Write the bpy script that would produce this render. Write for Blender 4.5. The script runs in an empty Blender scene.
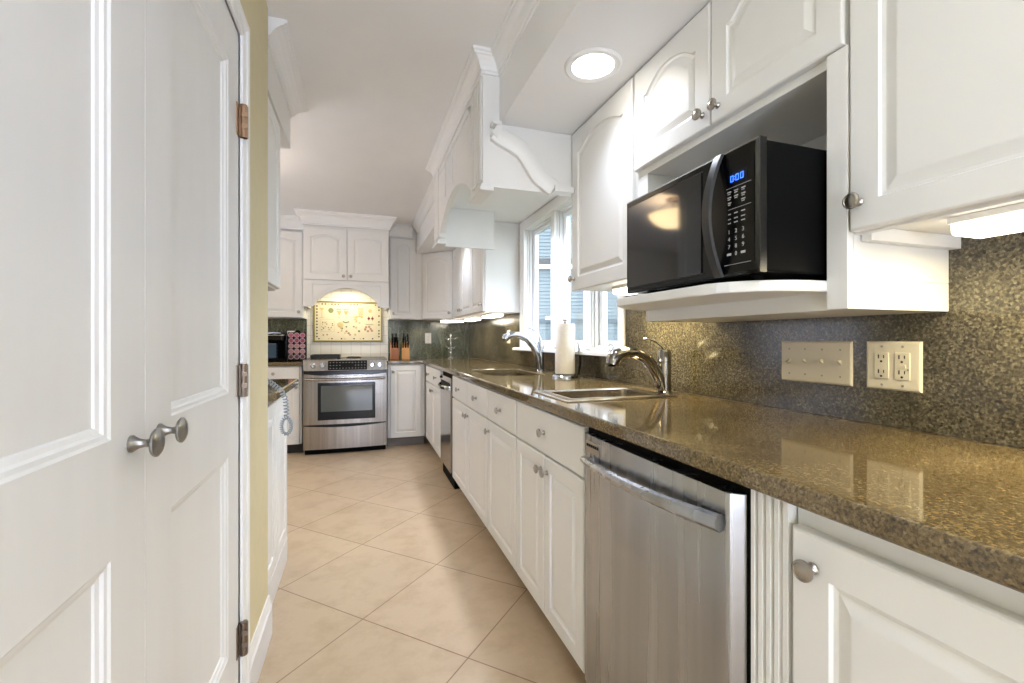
import bpy, bmesh, math, random
from mathutils import Vector, Matrix
random.seed(7)
PI = math.pi
S = bpy.context.scene
COL = S.collection

# ------------------------------------------------------------------ camera, world, exposure
H = 1.14
TH = math.atan(151/455)
cam_d = bpy.data.cameras.new('camera')
cam = bpy.data.objects.new('camera', cam_d); COL.objects.link(cam)
cam.location = (0, 0, H); cam.rotation_euler = (PI/2, 0, -TH)
cam_d.sensor_width = 36; cam_d.lens = 455/1024*36; cam_d.shift_y = -2.0/1024; cam_d.clip_start = 0.01
S.camera = cam

w = bpy.data.worlds.new('world'); S.world = w; w.use_nodes = True
w.node_tree.nodes['Background'].inputs[0].default_value = (0.84, 0.91, 1.0, 1)
w.node_tree.nodes['Background'].inputs[1].default_value = 3.7
S.view_settings.view_transform = 'Standard'; S.view_settings.look = 'None'
S.view_settings.gamma = 1; S.view_settings.use_curve_mapping = False
S.view_settings.exposure = 0.96
S.cycles.use_denoising = True
S.cycles.max_bounces = 8; S.cycles.diffuse_bounces = 5; S.cycles.glossy_bounces = 5
S.cycles.sample_clamp_indirect = 4.0
S.cycles.caustics_reflective = False; S.cycles.caustics_refractive = False

def area(name, loc, rot, sx, sy, power, color=(1, 1, 1), spread=PI):
    d = bpy.data.lights.new(name, 'AREA'); d.shape = 'RECTANGLE'; d.size = sx; d.size_y = sy
    d.energy = power; d.color = color; d.spread = spread
    o = bpy.data.objects.new(name, d); COL.objects.link(o); o.location = loc; o.rotation_euler = rot
    return o
# fill lights added out of view: behind the camera, and left past the pantry
area('rear_fill', (0.47, -2.3, 1.2), (PI/2, 0, 0), 1.55, 2.2, 5, (0.68, 0.775, 1.0))  # added fill from behind the camera, no window stands there
area('ceiling_fill', (0.14, -1.0, 1.9), (PI, 0, 0), .8, 1.1, 30, (0.68, 0.775, 1.0))  # added fill facing up to lift the ceiling, not a modelled flash
area('low_fill', (0.12, -2.15, 0.5), (math.radians(128), 0, 0), .8, .7, 23, (0.68, 0.775, 1.0))  # added unseen fill tilted up at the soffit undersides
area('side_fill_up', (-1.75, 3.3, 1.55), (PI, 0, 0), 1.1, 1.6, 7, (0.68, 0.775, 1.0))  # added hidden fill aimed at the ceiling, no lamp fixture here
area('side_fill', (-2.95, 3.9, 1.45), (PI/2, 0, -PI/2), 2.4, 1.9, 12, (0.68, 0.775, 1.0))  # added fill from the left side, no window stands there
wp = area('window_portal', (1.40, 2.815, 1.57), (0, PI/2, 0), .97, 1.43, 10); wp.data.cycles.is_portal = True

# ------------------------------------------------------------------ materials
def new_mat(name):
    m = bpy.data.materials.new(name); m.use_nodes = True
    nt = m.node_tree; b = nt.nodes['Principled BSDF']
    return m, nt, b
def lin(c): return tuple(((x/255)/12.92 if x/255 <= .04045 else ((x/255+.055)/1.055)**2.4) for x in c)
def mat(name, rgb, rough=.5, metal=0, emit=None, estr=0, coat=0, spec=.5):
    m, nt, b = new_mat(name)
    c = lin(rgb)
    b.inputs['Base Color'].default_value = (*c, 1); b.inputs['Roughness'].default_value = rough
    b.inputs['Metallic'].default_value = metal; b.inputs['Specular IOR Level'].default_value = spec
    b.inputs['Coat Weight'].default_value = coat; b.inputs['Coat Roughness'].default_value = .05
    if emit:
        b.inputs['Emission Color'].default_value = (*lin(emit), 1); b.inputs['Emission Strength'].default_value = estr
    return m
def node(nt, typ, **kw):
    n = nt.nodes.new(typ)
    for k, v in kw.items(): setattr(n, k, v)
    return n
def ramp(nt, stops, interp='LINEAR'):
    n = nt.nodes.new('ShaderNodeValToRGB'); r = n.color_ramp; r.interpolation = interp
    while len(r.elements) < len(stops): r.elements.new(.5)
    for e, (p, c) in zip(r.elements, stops):
        e.position = p; e.color = (*lin(c), 1)
    return n
def noisy(name, rgb_a, rgb_b, rough=.4, scale=6, detail=4, metal=0, bump=0, stretch=(1, 1, 1), rough_var=0, coat=0):
    m, nt, b = new_mat(name); L = nt.links.new
    tc = node(nt, 'ShaderNodeTexCoord'); mp = node(nt, 'ShaderNodeMapping'); mp.inputs['Scale'].default_value = stretch
    nz = node(nt, 'ShaderNodeTexNoise'); nz.inputs['Scale'].default_value = scale; nz.inputs['Detail'].default_value = detail
    L(tc.outputs['Object'], mp.inputs[0]); L(mp.outputs[0], nz.inputs['Vector'])
    r = ramp(nt, [(.3, rgb_a), (.7, rgb_b)]); L(nz.outputs['Fac'], r.inputs[0]); L(r.outputs[0], b.inputs['Base Color'])
    b.inputs['Roughness'].default_value = rough; b.inputs['Metallic'].default_value = metal; b.inputs['Coat Weight'].default_value = coat
    if rough_var:
        mr = node(nt, 'ShaderNodeMapRange'); mr.inputs[3].default_value = rough-rough_var; mr.inputs[4].default_value = rough+rough_var
        L(nz.outputs['Fac'], mr.inputs[0]); L(mr.outputs[0], b.inputs['Roughness'])
    if bump:
        bp = node(nt, 'ShaderNodeBump'); bp.inputs['Strength'].default_value = bump; bp.inputs['Distance'].default_value = .002
        L(nz.outputs['Fac'], bp.inputs['Height']); L(bp.outputs[0], b.inputs['Normal'])
    return m
def granite(name, stops, rough=.12, scale=130, vein=None):
    m, nt, b = new_mat(name); L = nt.links.new
    tc = node(nt, 'ShaderNodeTexCoord')
    n1 = node(nt, 'ShaderNodeTexNoise'); n1.inputs['Scale'].default_value = scale; n1.inputs['Detail'].default_value = 5; n1.inputs['Roughness'].default_value = .7
    n2 = node(nt, 'ShaderNodeTexVoronoi'); n2.inputs['Scale'].default_value = scale*1.1
    n3 = node(nt, 'ShaderNodeTexNoise'); n3.inputs['Scale'].default_value = 7; n3.inputs['Detail'].default_value = 5
    for n in (n1, n2, n3): L(tc.outputs['Object'], n.inputs['Vector'])
    a = node(nt, 'ShaderNodeMath', operation='MULTIPLY_ADD'); a.inputs[1].default_value = .30
    sep = node(nt, 'ShaderNodeSeparateColor'); L(n2.outputs['Color'], sep.inputs[0])
    L(sep.outputs[0], a.inputs[0]); L(n1.outputs['Fac'], a.inputs[2])
    a2 = node(nt, 'ShaderNodeMath', operation='MULTIPLY_ADD'); a2.inputs[1].default_value = .35
    L(n3.outputs['Fac'], a2.inputs[0]); L(a.outputs[0], a2.inputs[2])
    a3 = node(nt, 'ShaderNodeMath', operation='SUBTRACT'); a3.inputs[1].default_value = .325; L(a2.outputs[0], a3.inputs[0])
    r = ramp(nt, stops); L(a3.outputs[0], r.inputs[0])
    out = r.outputs[0]
    if vein:
        wv = node(nt, 'ShaderNodeTexNoise'); wv.inputs['Scale'].default_value = 2.2; wv.inputs['Detail'].default_value = 6; wv.inputs['Distortion'].default_value = 1.2
        mp = node(nt, 'ShaderNodeMapping'); mp.inputs['Rotation'].default_value = (.3, .7, .5); mp.inputs['Scale'].default_value = (3, 3, .7)
        L(tc.outputs['Object'], mp.inputs[0]); L(mp.outputs[0], wv.inputs['Vector'])
        vr = ramp(nt, [(.47, (0, 0, 0)), (.5, (150, 150, 150)), (.53, (0, 0, 0))]); L(wv.outputs['Fac'], vr.inputs[0])
        mx = node(nt, 'ShaderNodeMix', data_type='RGBA'); L(vr.outputs[0], mx.inputs['Factor']); L(out, mx.inputs['A']); mx.inputs['B'].default_value = (*lin(vein), 1)
        out = mx.outputs['Result']
    L(out, b.inputs['Base Color'])
    b.inputs['Roughness'].default_value = rough; b.inputs['Specular IOR Level'].default_value = .75
    return m

M = {}
M['white'] = noisy('white_cabinet_paint', (226, 225, 222), (229, 228, 225), rough=.34, scale=3)
M['trimwhite'] = mat('white_trim_paint', (234, 233, 231), .4)
M['doorwhite'] = noisy('white_door_paint', (225, 224, 222), (229, 228, 226), rough=.38, scale=2.0, bump=.02, stretch=(8, 8, 1))
M['ceil'] = noisy('ceiling_paint', (233, 232, 230), (236, 235, 233), rough=.8, scale=4, bump=.08)
M['yellow'] = noisy('yellow_wall_paint', (207, 195, 158), (211, 199, 162), rough=.7, scale=20, bump=.05)
M['wall'] = noisy('pale_wall_paint', (222, 218, 206), (226, 222, 210), rough=.7, scale=20)
M['nickel'] = mat('brushed_nickel', (172, 166, 158), .28, 1)
M['darknickel'] = mat('aged_nickel', (150, 147, 143), .3, 1)
M['brass'] = mat('satin_brass', (168, 138, 112), .5, 1)
M['hinge'] = mat('grey_bronze', (140, 126, 114), .42, 1)
M['chrome'] = mat('chrome', (196, 202, 210), .08, 1)
M['chromedark'] = mat('dark_chrome', (150, 146, 140), .10, 1)
M['steelsink'] = mat('sink_steel', (186, 176, 160), .2, 1)
M['steel'] = noisy('brushed_stainless', (160, 162, 165), (180, 182, 185), rough=.27, scale=3, metal=1, stretch=(6, 6, .3), rough_var=.03, detail=2)
M['steelpolish'] = noisy('polished_stainless', (176, 172, 166), (190, 186, 180), rough=.14, scale=4, metal=1, stretch=(1, 1, 20))
M['rangesteel'] = noisy('range_stainless', (150, 146, 142), (172, 168, 164), rough=.25, scale=4, metal=1, stretch=(9, 1, .2), detail=2)
M['black'] = mat('black_gloss', (7, 7, 8), .2, spec=.3)
M['blackmatte'] = mat('black_matte', (5, 5, 5), .6, spec=.08)
M['mwhandle'] = mat('handle_black', (38, 38, 39), .3, spec=.4)
M['blackiron'] = mat('black_iron', (32, 30, 30), .5)
M['darkgap'] = mat('dark_gap', (28, 27, 27), .8)
M['toe'] = mat('grey_toe_kick', (128, 122, 118), .6)
M['toedark'] = mat('dark_toe_kick', (38, 36, 35), .6)
M['ovenglass'] = mat('oven_glass', (70, 76, 74), .06, coat=.5, spec=.8)
M['mwglass'] = mat('microwave_glass', (8, 8, 9), .06, spec=.8)
M['plate'] = mat('ivory_plastic', (222, 214, 196), .35)
M['platewhite'] = mat('white_plastic', (232, 230, 226), .35)
M['slot'] = mat('slot_dark', (40, 36, 32), .6)
M['paper'] = noisy('paper_towel', (232, 226, 218), (238, 232, 226), rough=.9, scale=60, bump=.3)
M['wood'] = noisy('beech_wood', (196, 140, 82), (214, 160, 100), rough=.45, scale=8, stretch=(1, 1, .12))
M['woodred'] = noisy('walnut_wood', (150, 92, 52), (168, 106, 64), rough=.4, scale=8, stretch=(1, 1, .12))
M['cord'] = mat('pale_grey_cord', (150, 160, 170), .35)
M['lamp'] = mat('lamp_diffuser', (255, 252, 246), .4, emit=(255, 250, 240), estr=6)
M['strip'] = mat('undercabinet_diffuser', (255, 250, 240), .4, emit=(255, 246, 228), estr=3.5)
M['bowl'] = mat('alabaster_bowl', (240, 220, 185), .4, emit=(255, 222, 170), estr=7)
M['display'] = mat('blue_digits', (40, 90, 230), .4, emit=(60, 120, 255), estr=1.3)
M['displaybg'] = mat('display_window', (16, 20, 44), .1)
M['legend'] = mat('grey_legend', (170, 170, 170), .5)
M['vinyl'] = mat('white_vinyl', (232, 233, 234), .35)
M['siding'] = noisy('blue_grey_siding', (98, 107, 113), (103, 112, 118), rough=.7, scale=3)
M['sidingtrim'] = mat('dark_blue_trim', (66, 78, 88), .6)
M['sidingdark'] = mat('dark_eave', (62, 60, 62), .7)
M['grass'] = noisy('lawn', (60, 70, 46), (72, 82, 56), rough=.9, scale=12)
M['podpink'] = mat('pink_foil', (180, 92, 118), .35)
M['podplum'] = mat('plum_foil', (150, 70, 100), .35)
M['podrose'] = mat('rose_foil', (176, 130, 134), .35)
M['poddark'] = mat('dark_foil', (92, 70, 72), .35)
M['podrim'] = mat('pod_rim', (202, 168, 175), .4)
M['podwhite'] = mat('pod_cup', (232, 226, 222), .4)
M['tank'] = mat('smoky_blue_tank', (52, 74, 96), .12)
M['cream'] = mat('cream_tile', (226, 214, 182), .35)
M['olive'] = mat('olive_edge', (150, 138, 72), .45)
M['motifdark'] = mat('motif_dark', (62, 62, 48), .5)
M['motifgreen'] = mat('motif_green', (128, 138, 92), .5)
M['motifgold'] = mat('motif_gold', (186, 158, 108), .5)
M['motifred'] = mat('motif_red', (124, 58, 48), .5)
M['motifpink'] = mat('motif_coral', (188, 142, 122), .5)
M['motiftan'] = mat('motif_tan', (206, 184, 130), .5)
M['granite'] = granite('gold_brown_granite', [(.22, (50, 40, 25)), (.38, (82, 68, 43)), (.52, (104, 87, 56)), (.66, (122, 105, 73)), (.84, (152, 136, 106))], rough=.07, scale=225)
M['graniteedge'] = M['granite']
M['splash'] = granite('olive_granite', [(.24, (32, 28, 20)), (.40, (60, 54, 40)), (.52, (80, 73, 56)), (.64, (100, 92, 73)), (.80, (136, 128, 106))], rough=.16, scale=170)
M['green'] = granite('green_granite', [(.2, (40, 43, 33)), (.42, (68, 72, 57)), (.6, (88, 93, 75)), (.85, (122, 127, 104))], rough=.12, scale=90, vein=(158, 168, 146))

def glass_mat(name, tint=(1, 1, 1)):
    m = bpy.data.materials.new(name); m.use_nodes = True; nt = m.node_tree
    nt.nodes.remove(nt.nodes['Principled BSDF'])
    out = nt.nodes['Material Output']
    tr = node(nt, 'ShaderNodeBsdfTransparent'); tr.inputs[0].default_value = (*tint, 1)
    gl = node(nt, 'ShaderNodeBsdfGlossy'); gl.inputs['Roughness'].default_value = .02
    mx = node(nt, 'ShaderNodeMixShader'); L = nt.links.new
    mx.inputs[0].default_value = .07; L(tr.outputs[0], mx.inputs[1]); L(gl.outputs[0], mx.inputs[2]); L(mx.outputs[0], out.inputs[0])
    return m
M['pane'] = glass_mat('window_glass', (.95, .98, .98))
m, nt, b = new_mat('crystal'); b.inputs['Transmission Weight'].default_value = .85; b.inputs['Roughness'].default_value = .03; b.inputs['IOR'].default_value = 1.5
b.inputs['Base Color'].default_value = (.95, .97, .98, 1); M['crystal'] = m

def tile_floor():
    m, nt, b = new_mat('beige_floor_tile'); L = nt.links.new
    x0, y0, t = 0.007, 1.952, 0.5045
    g = node(nt, 'ShaderNodeNewGeometry'); sp = node(nt, 'ShaderNodeSeparateXYZ'); L(g.outputs['Position'], sp.inputs[0])
    def ma(op, a, bb):
        n = node(nt, 'ShaderNodeMath', operation=op)
        for i, q in enumerate((a, bb)):
            if isinstance(q, (int, float)): n.inputs[i].default_value = q
            else: L(q, n.inputs[i])
        return n.outputs[0]
    X = ma('SUBTRACT', sp.outputs[0], x0); Y = ma('SUBTRACT', sp.outputs[1], y0)
    k = 1/(math.sqrt(2)*t)
    p = ma('MULTIPLY', ma('SUBTRACT', X, Y), k); q = ma('MULTIPLY', ma('ADD', X, Y), k)
    p = ma('ADD', p, 40); q = ma('ADD', q, 40)
    cb = node(nt, 'ShaderNodeCombineXYZ'); L(p, cb.inputs[0]); L(q, cb.inputs[1])
    br = node(nt, 'ShaderNodeTexBrick', offset=0, squash=1)
    br.inputs['Scale'].default_value = 1; br.inputs['Brick Width'].default_value = 1; br.inputs['Row Height'].default_value = 1
    br.inputs['Mortar Size'].default_value = .0055; br.inputs['Mortar Smooth'].default_value = .3
    br.inputs['Color1'].default_value = (*lin((196, 174, 145)), 1); br.inputs['Color2'].default_value = (*lin((192, 170, 140)), 1)
    br.inputs['Mortar'].default_value = (*lin((140, 112, 86)), 1)
    L(cb.outputs[0], br.inputs['Vector'])
    nz = node(nt, 'ShaderNodeTexNoise'); nz.inputs['Scale'].default_value = 6; nz.inputs['Detail'].default_value = 9; nz.inputs['Roughness'].default_value = .65
    L(g.outputs['Position'], nz.inputs['Vector'])
    r = ramp(nt, [(.3, (216, 204, 186)), (.55, (255, 255, 255)), (.8, (252, 246, 238))]); L(nz.outputs['Fac'], r.inputs[0])
    mx = node(nt, 'ShaderNodeMix', data_type='RGBA', blend_type='MULTIPLY'); mx.inputs['Factor'].default_value = .55
    L(br.outputs['Color'], mx.inputs['A']); L(r.outputs[0], mx.inputs['B']); L(mx.outputs['Result'], b.inputs['Base Color'])
    b.inputs['Roughness'].default_value = .38
    bp = node(nt, 'ShaderNodeBump', invert=True); bp.inputs['Strength'].default_value = .4; bp.inputs['Distance'].default_value = .002
    L(br.outputs['Fac'], bp.inputs['Height']); L(bp.outputs[0], b.inputs['Normal'])
    return m
M['floor'] = tile_floor()
def wall_tile():
    m, nt, b = new_mat('white_wall_tile'); L = nt.links.new
    g = node(nt, 'ShaderNodeNewGeometry'); sp = node(nt, 'ShaderNodeSeparateXYZ'); L(g.outputs['Position'], sp.inputs[0])
    cb = node(nt, 'ShaderNodeCombineXYZ'); L(sp.outputs[0], cb.inputs[0]); L(sp.outputs[2], cb.inputs[1])
    br = node(nt, 'ShaderNodeTexBrick', offset=0, squash=1)
    br.inputs['Scale'].default_value = 1; br.inputs['Brick Width'].default_value = .108; br.inputs['Row Height'].default_value = .108
    br.inputs['Mortar Size'].default_value = .0022
    br.inputs['Color1'].default_value = (*lin((230, 226, 216)), 1); br.inputs['Color2'].default_value = (*lin((226, 222, 212)), 1)
    br.inputs['Mortar'].default_value = (*lin((196, 190, 178)), 1)
    L(cb.outputs[0], br.inputs['Vector']); L(br.outputs['Color'], b.inputs['Base Color']); b.inputs['Roughness'].default_value = .25
    return m
M['walltile'] = wall_tile()

# ------------------------------------------------------------------ mesh helpers
class MB:
    def __init__(s): s.v = []; s.f = []; s.mi = []; s.mats = []; s.cur = 0
    def mat(s, m):
        if m not in s.mats: s.mats.append(m)
        s.cur = s.mats.index(m); return s
    def face(s, idx): s.f.append(tuple(idx)); s.mi.append(s.cur)
    def box(s, x0, x1, y0, y1, z0, z1):
        x0, x1 = sorted((x0, x1)); y0, y1 = sorted((y0, y1)); z0, z1 = sorted((z0, z1))
        n = len(s.v)
        s.v += [(x, y, z) for z in (z0, z1) for y in (y0, y1) for x in (x0, x1)]
        for q in ((0, 2, 3, 1), (4, 5, 7, 6), (0, 1, 5, 4), (1, 3, 7, 5), (3, 2, 6, 7), (2, 0, 4, 6)): s.face(n+i for i in q)
        return s
    def prism(s, poly, lo, hi, axis='z'):
        # poly in the two other axes: z -> (x,y), y -> (x,z), x -> (y,z)
        n = len(s.v); k = len(poly)
        for t in (lo, hi):
            for a, b in poly:
                s.v.append((a, b, t) if axis == 'z' else (a, t, b) if axis == 'y' else (t, a, b))
        s.face(n+i for i in range(k)); s.face(n+k+i for i in reversed(range(k)))
        for i in range(k):
            j = (i+1) % k; s.face((n+i, n+k+i, n+k+j, n+j))
        return s
    def lathe(s, prof, c=(0, 0, 0), axis='z', seg=24, caps=True):
        # prof: (radius, distance along axis)
        n = len(s.v); k = len(prof)
        for r, t in prof:
            for i in range(seg):
                a = 2*PI*i/seg; p, q = r*math.cos(a), r*math.sin(a)
                d = {'z': (p, q, t), 'y': (p, t, q), '-y': (p, -t, q), 'x': (t, p, q), '-x': (-t, p, q)}[axis]
                s.v.append((c[0]+d[0], c[1]+d[1], c[2]+d[2]))
        for j in range(k-1):
            for i in range(seg):
                i2 = (i+1) % seg
                s.face((n+j*seg+i, n+j*seg+i2, n+(j+1)*seg+i2, n+(j+1)*seg+i))
        if caps:
            s.face(n+i for i in range(seg)); s.face(n+(k-1)*seg+i for i in range(seg))
        return s
    def tube(s, path, rad, seg=12, flat=1.0, caps=True):
        P = [Vector(p) for p in path]; k = len(P)
        R = rad if isinstance(rad, (list, tuple)) else [rad]*k
        n = len(s.v); up = None
        for i, p in enumerate(P):
            t = (P[min(i+1, k-1)]-P[max(i-1, 0)]).normalized()
            if up is None:
                up = Vector((0, 0, 1)) if abs(t.z) < .9 else Vector((0, 1, 0))
                side = t.cross(up).normalized(); up = side.cross(t).normalized()
            else:
                side = t.cross(up).normalized(); up = side.cross(t).normalized()
            for j in range(seg):
                a = 2*PI*j/seg
                s.v.append(tuple(p + side*math.cos(a)*R[i] + up*math.sin(a)*R[i]*flat))
        for i in range(k-1):
            for j in range(seg):
                j2 = (j+1) % seg
                s.face((n+i*seg+j, n+i*seg+j2, n+(i+1)*seg+j2, n+(i+1)*seg+j))
        if caps:
            s.face(n+j for j in range(seg)); s.face(n+(k-1)*seg+j for j in range(seg))
        return s
    def loops(s, L, cap_first=True, cap_last=True):
        n = len(s.v); k = len(L[0])
        for l in L: s.v += [tuple(p) for p in l]
        for a in range(len(L)-1):
            for i in range(k):
                j = (i+1) % k; s.face((n+a*k+i, n+a*k+j, n+(a+1)*k+j, n+(a+1)*k+i))
        if cap_first: s.face(n+i for i in reversed(range(k)))
        if cap_last: s.face(n+(len(L)-1)*k+i for i in range(k))
        return s
    def sweep(s, prof, path):
        """prof: (offset out, height) ; path: list of (x,y,nx,ny) mitred points; sweeps in plan."""
        L = []
        for x, y, nx, ny in path:
            L.append([(x+nx*o, y+ny*o, z) for o, z in prof])
        return s.loops(L)
    def build(s, name, m=None, parent=None, bevel=0, smooth=False, segs=2, origin=None):
        me = bpy.data.meshes.new(name)
        V = s.v
        if origin: V = [(a-origin[0], b-origin[1], c-origin[2]) for a, b, c in V]
        me.from_pydata(V, [], s.f); me.update()
        mats = s.mats if s.mats else [m]
        for q in mats: me.materials.append(M[q] if isinstance(q, str) else q)
        if s.mats:
            for p, i in zip(me.polygons, s.mi): p.material_index = i
        bm = bmesh.new(); bm.from_mesh(me); bmesh.ops.recalc_face_normals(bm, faces=bm.faces); bm.to_mesh(me); bm.free()
        o = bpy.data.objects.new(name, me); COL.objects.link(o)
        if parent: o.parent = parent
        if origin: o.location = origin
        if smooth:
            for p in me.polygons: p.use_smooth = True
            me.set_sharp_from_angle(angle=math.radians(38))
        if bevel:
            bv = o.modifiers.new('bevel', 'BEVEL'); bv.width = bevel; bv.segments = segs; bv.limit_method = 'ANGLE'; bv.angle_limit = math.radians(40)
            bv.harden_normals = False
        return o

def tag(o, label, cat=None, group=None, kind=None):
    if label: o['label'] = label
    if cat: o['category'] = cat
    if group: o['group'] = group
    if kind: o['kind'] = kind
    return o
def thing(name, label, cat, loc=(0, 0, 0), rz=0, group=None):
    o = bpy.data.objects.new(name, None); COL.objects.link(o); o.empty_display_size = .05
    o.location = loc; o.rotation_euler = (0, 0, rz)
    return tag(o, label, cat, group)
def struct(o, label=None): o['kind'] = 'structure'; return tag(o, label)
def dup(root, loc, rz=None, label=None, group=None):
    r = root.copy(); COL.objects.link(r); r.location = loc
    if rz is not None: r.rotation_euler = (0, 0, rz)
    if label: r['label'] = label
    if group: r['group'] = group
    for ch in list(root.children):
        c = ch.copy(); COL.objects.link(c); c.parent = r
        for g in list(ch.children):
            d = g.copy(); COL.objects.link(d); d.parent = c
    return r
FACE_RIGHT = -PI/2   # local -Y faces world -X (units along the right wall)
FACE_LEFT = PI/2     # local -Y faces world +X
# ------------------------------------------------------------------ layout numbers (metres)
XF = .637; XD = .656; XBS = 1.283; XW = 1.30; XU = .955
YBS = 5.575; YW = 5.59; YB = 4.95; YU = 5.245; YH = 4.95; YR = 4.85
ZC = .917; ZS = 2.123; ZCEIL = 2.42; XS = .60
XL = -.342; YLE = 1.968

# ================================================================== SETTING
fl = MB(); fl.box(-3.0, XW+.1, -2.4, YW+.1, -.06, 0); struct(fl.build('floor', 'floor'))
ce = MB(); ce.box(-3.0, XW+.1, -2.4, YW+.1, ZCEIL, ZCEIL+.06); struct(ce.build('ceiling', 'ceil'))
# window opening in the right wall
WY0, WY1, WZ0, WZ1 = 2.10, 3.53, 1.085, 2.05
r = MB()
r.box(XW, XW+.1, -2.4, WY0, 0, ZCEIL); r.box(XW, XW+.1, WY1, YW+.1, 0, ZCEIL)
r.box(XW, XW+.1, WY0, WY1, 0, WZ0); r.box(XW, XW+.1, WY0, WY1, WZ1, ZCEIL)
struct(r.build('wall_right', 'wall'))
b_ = MB(); b_.box(-3.0, XW, YW, YW+.1, 0, ZCEIL); struct(b_.build('wall_back', 'wall'))
b_ = MB(); b_.box(-3.1, -3.0, YLE-.1, YW+.1, 0, ZCEIL); struct(b_.build('wall_side', 'wall'))
b_ = MB(); b_.box(-3.0, XW, -2.5, -2.4, 0, ZCEIL); struct(b_.build('wall_front', 'wall'))
# yellow pantry wall with its double-door opening
DY0, DYM, DY1, DZ = .304, .911, 1.520, 2.035
l = MB()
l.box(XL-.10, XL, -2.4, DY0-.012, 0, ZCEIL); l.box(XL-.10, XL, DY1+.012, YLE, 0, ZCEIL)
l.box(XL-.10, XL, DY0-.012, DY1+.012, DZ+.012, ZCEIL); l.box(-3.0, XL-.10, YLE-.1, YLE, 0, ZCEIL)
struct(l.build('wall_left', 'yellow'))
# casing of the pantry doors
def casing_profile(): return [(0, 0), (0, .012), (.008, .015), (.014, .012), (.032, .012), (.038, .018), (.052, .020), (.056, .016), (.056, 0)]
c = MB()
pr_ = casing_profile()
for side in (0, 1):
    L = []
    for z in (0, 1):
        row = []
        for a, t in pr_:
            y = (DY1+.0015+a) if side else (DY0-.0015-a)
            row.append((XL+t, y, 0 if z == 0 else DZ+.0015+a))
        L.append(row)
    c.loops(L)
L = []
for side in (0, 1):
    L.append([(XL+t, (DY1+.0015+a) if side else (DY0-.0015-a), DZ+.0015+a) for a, t in pr_])
c.loops(L)
c.box(XL-.10, XL+.004, DY1+.0015, DY1+.012, 0, DZ+.012); c.box(XL-.10, XL+.004, DY0-.012, DY0-.0015, 0, DZ+.012); c.box(XL-.10, XL+.004, DY0-.0015, DY1+.0015, DZ+.0015, DZ+.012)
struct(c.build('trim_1', 'trimwhite'))
# baseboard
def base_prof(): return [(0, 0), (.016, 0), (.016, .112), (.011, .120), (.008, .135), (.005, .15), (0, .15)]
bb = MB(); pts = base_prof()
bb.loops([[(XL+o, y, z) for o, z in pts] for y in (DY1+.060, YLE)])
bb.loops([[(XL+o, y, z) for o, z in pts] for y in (-2.4, DY0-.060)])
struct(bb.build('baseboard_left', 'trimwhite'))

# pantry door leaves
def pantry_leaf(name, y0, y1, knob_y, hinge_y):
    t = .012; x1 = XL+.001; xb = x1-.035
    m = MB()
    st = .108; zt, zm1, zm0, zb = 1.90, .995, .822, .275
    m.box(xb, x1, y0, y0+st, .008, DZ); m.box(xb, x1, y1-st, y1, .008, DZ)
    for a, b2 in ((.008, zb), (zm0, zm1), (zt, DZ)): m.box(xb, x1, y0+st, y1-st, a, b2)
    for a, b2 in ((zb, zm0), (zm1, zt)):
        def ring(i, d): return [(x1-d, y0+st+i, a+i), (x1-d, y1-st-i, a+i), (x1-d, y1-st-i, b2-i), (x1-d, y0+st+i, b2-i)]
        m.loops([ring(0, 0), ring(.004, .003), ring(.010, .004), ring(.013, .008), ring(.020, .010), ring(.022, .013)], cap_first=False)
    o = m.build(name, 'doorwhite'); struct(o)
    k = MB().lathe([(.0135, 0), (.0135, .003), (.011, .006), (.0075, .012), (.006, .019), (.0065, .025), (.009, .028), (.020, .0305), (.0225, .033), (.0225, .036), (.018, .039), (.0, .0405)], (x1, knob_y, .977), 'x', 32)
    k.build('knob', 'darknickel', o, smooth=True)
    for z, mm in ((1.78, 'brass'), (1.02, 'hinge'), (.262, 'hinge')):
        hg = MB(); hy = hinge_y
        hg.lathe([(.0085, z-.048), (.0085, z+.048)], (x1+.014, hy, 0), 'z', 14)
        for q in (-.048, -.016, .016, .046): hg.lathe([(.0098, z+q), (.0098, z+q+.003)], (x1+.014, hy, 0), 'z', 14)
        hg.box(x1-.001, x1+.0245, hy-.002, hy+.006, z-.046, z+.046); hg.box(x1-.001, x1+.003, hy-.026, hy+.002, z-.046, z+.046)
        for q in (-.022, .012): hg.box(x1+.010, x1+.0255, hy-.0095, hy-.001, z+q, z+q+.014)
        hg.build('hinge', mm, o)
    return o
pantry_leaf('door_1', DY0, DYM-.0012, DYM-.05, DY0+.006)
pantry_leaf('door_2', DYM+.0012, DY1, DYM+.055, DY1-.002)

# soffit over the right-hand units
s_ = MB(); s_.box(XS, XW, -2.4, YW, ZS, ZCEIL); struct(s_.build('ceiling_soffit', 'trimwhite'))

CROWN = [(0, 2.335), (.008, 2.335), (.008, 2.346), (.014, 2.350), (.018, 2.362), (.028, 2.380), (.042, 2.394), (.050, 2.398), (.050, 2.405), (.058, 2.409), (.058, ZCEIL), (0, ZCEIL)]
XBUMP = .52; YB0, YB1 = 1.985, 3.38
cr = MB()
cr.sweep(CROWN, [(XS, -2.4, -1, 0), (XS, YB0, -1, -1), (XBUMP, YB0, -1, -1), (XBUMP, YB1, -1, 1), (XS, YB1, -1, 1), (XS, YU-.02, -1, 0)])
struct(cr.build('trim_2', 'trimwhite'))

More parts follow.
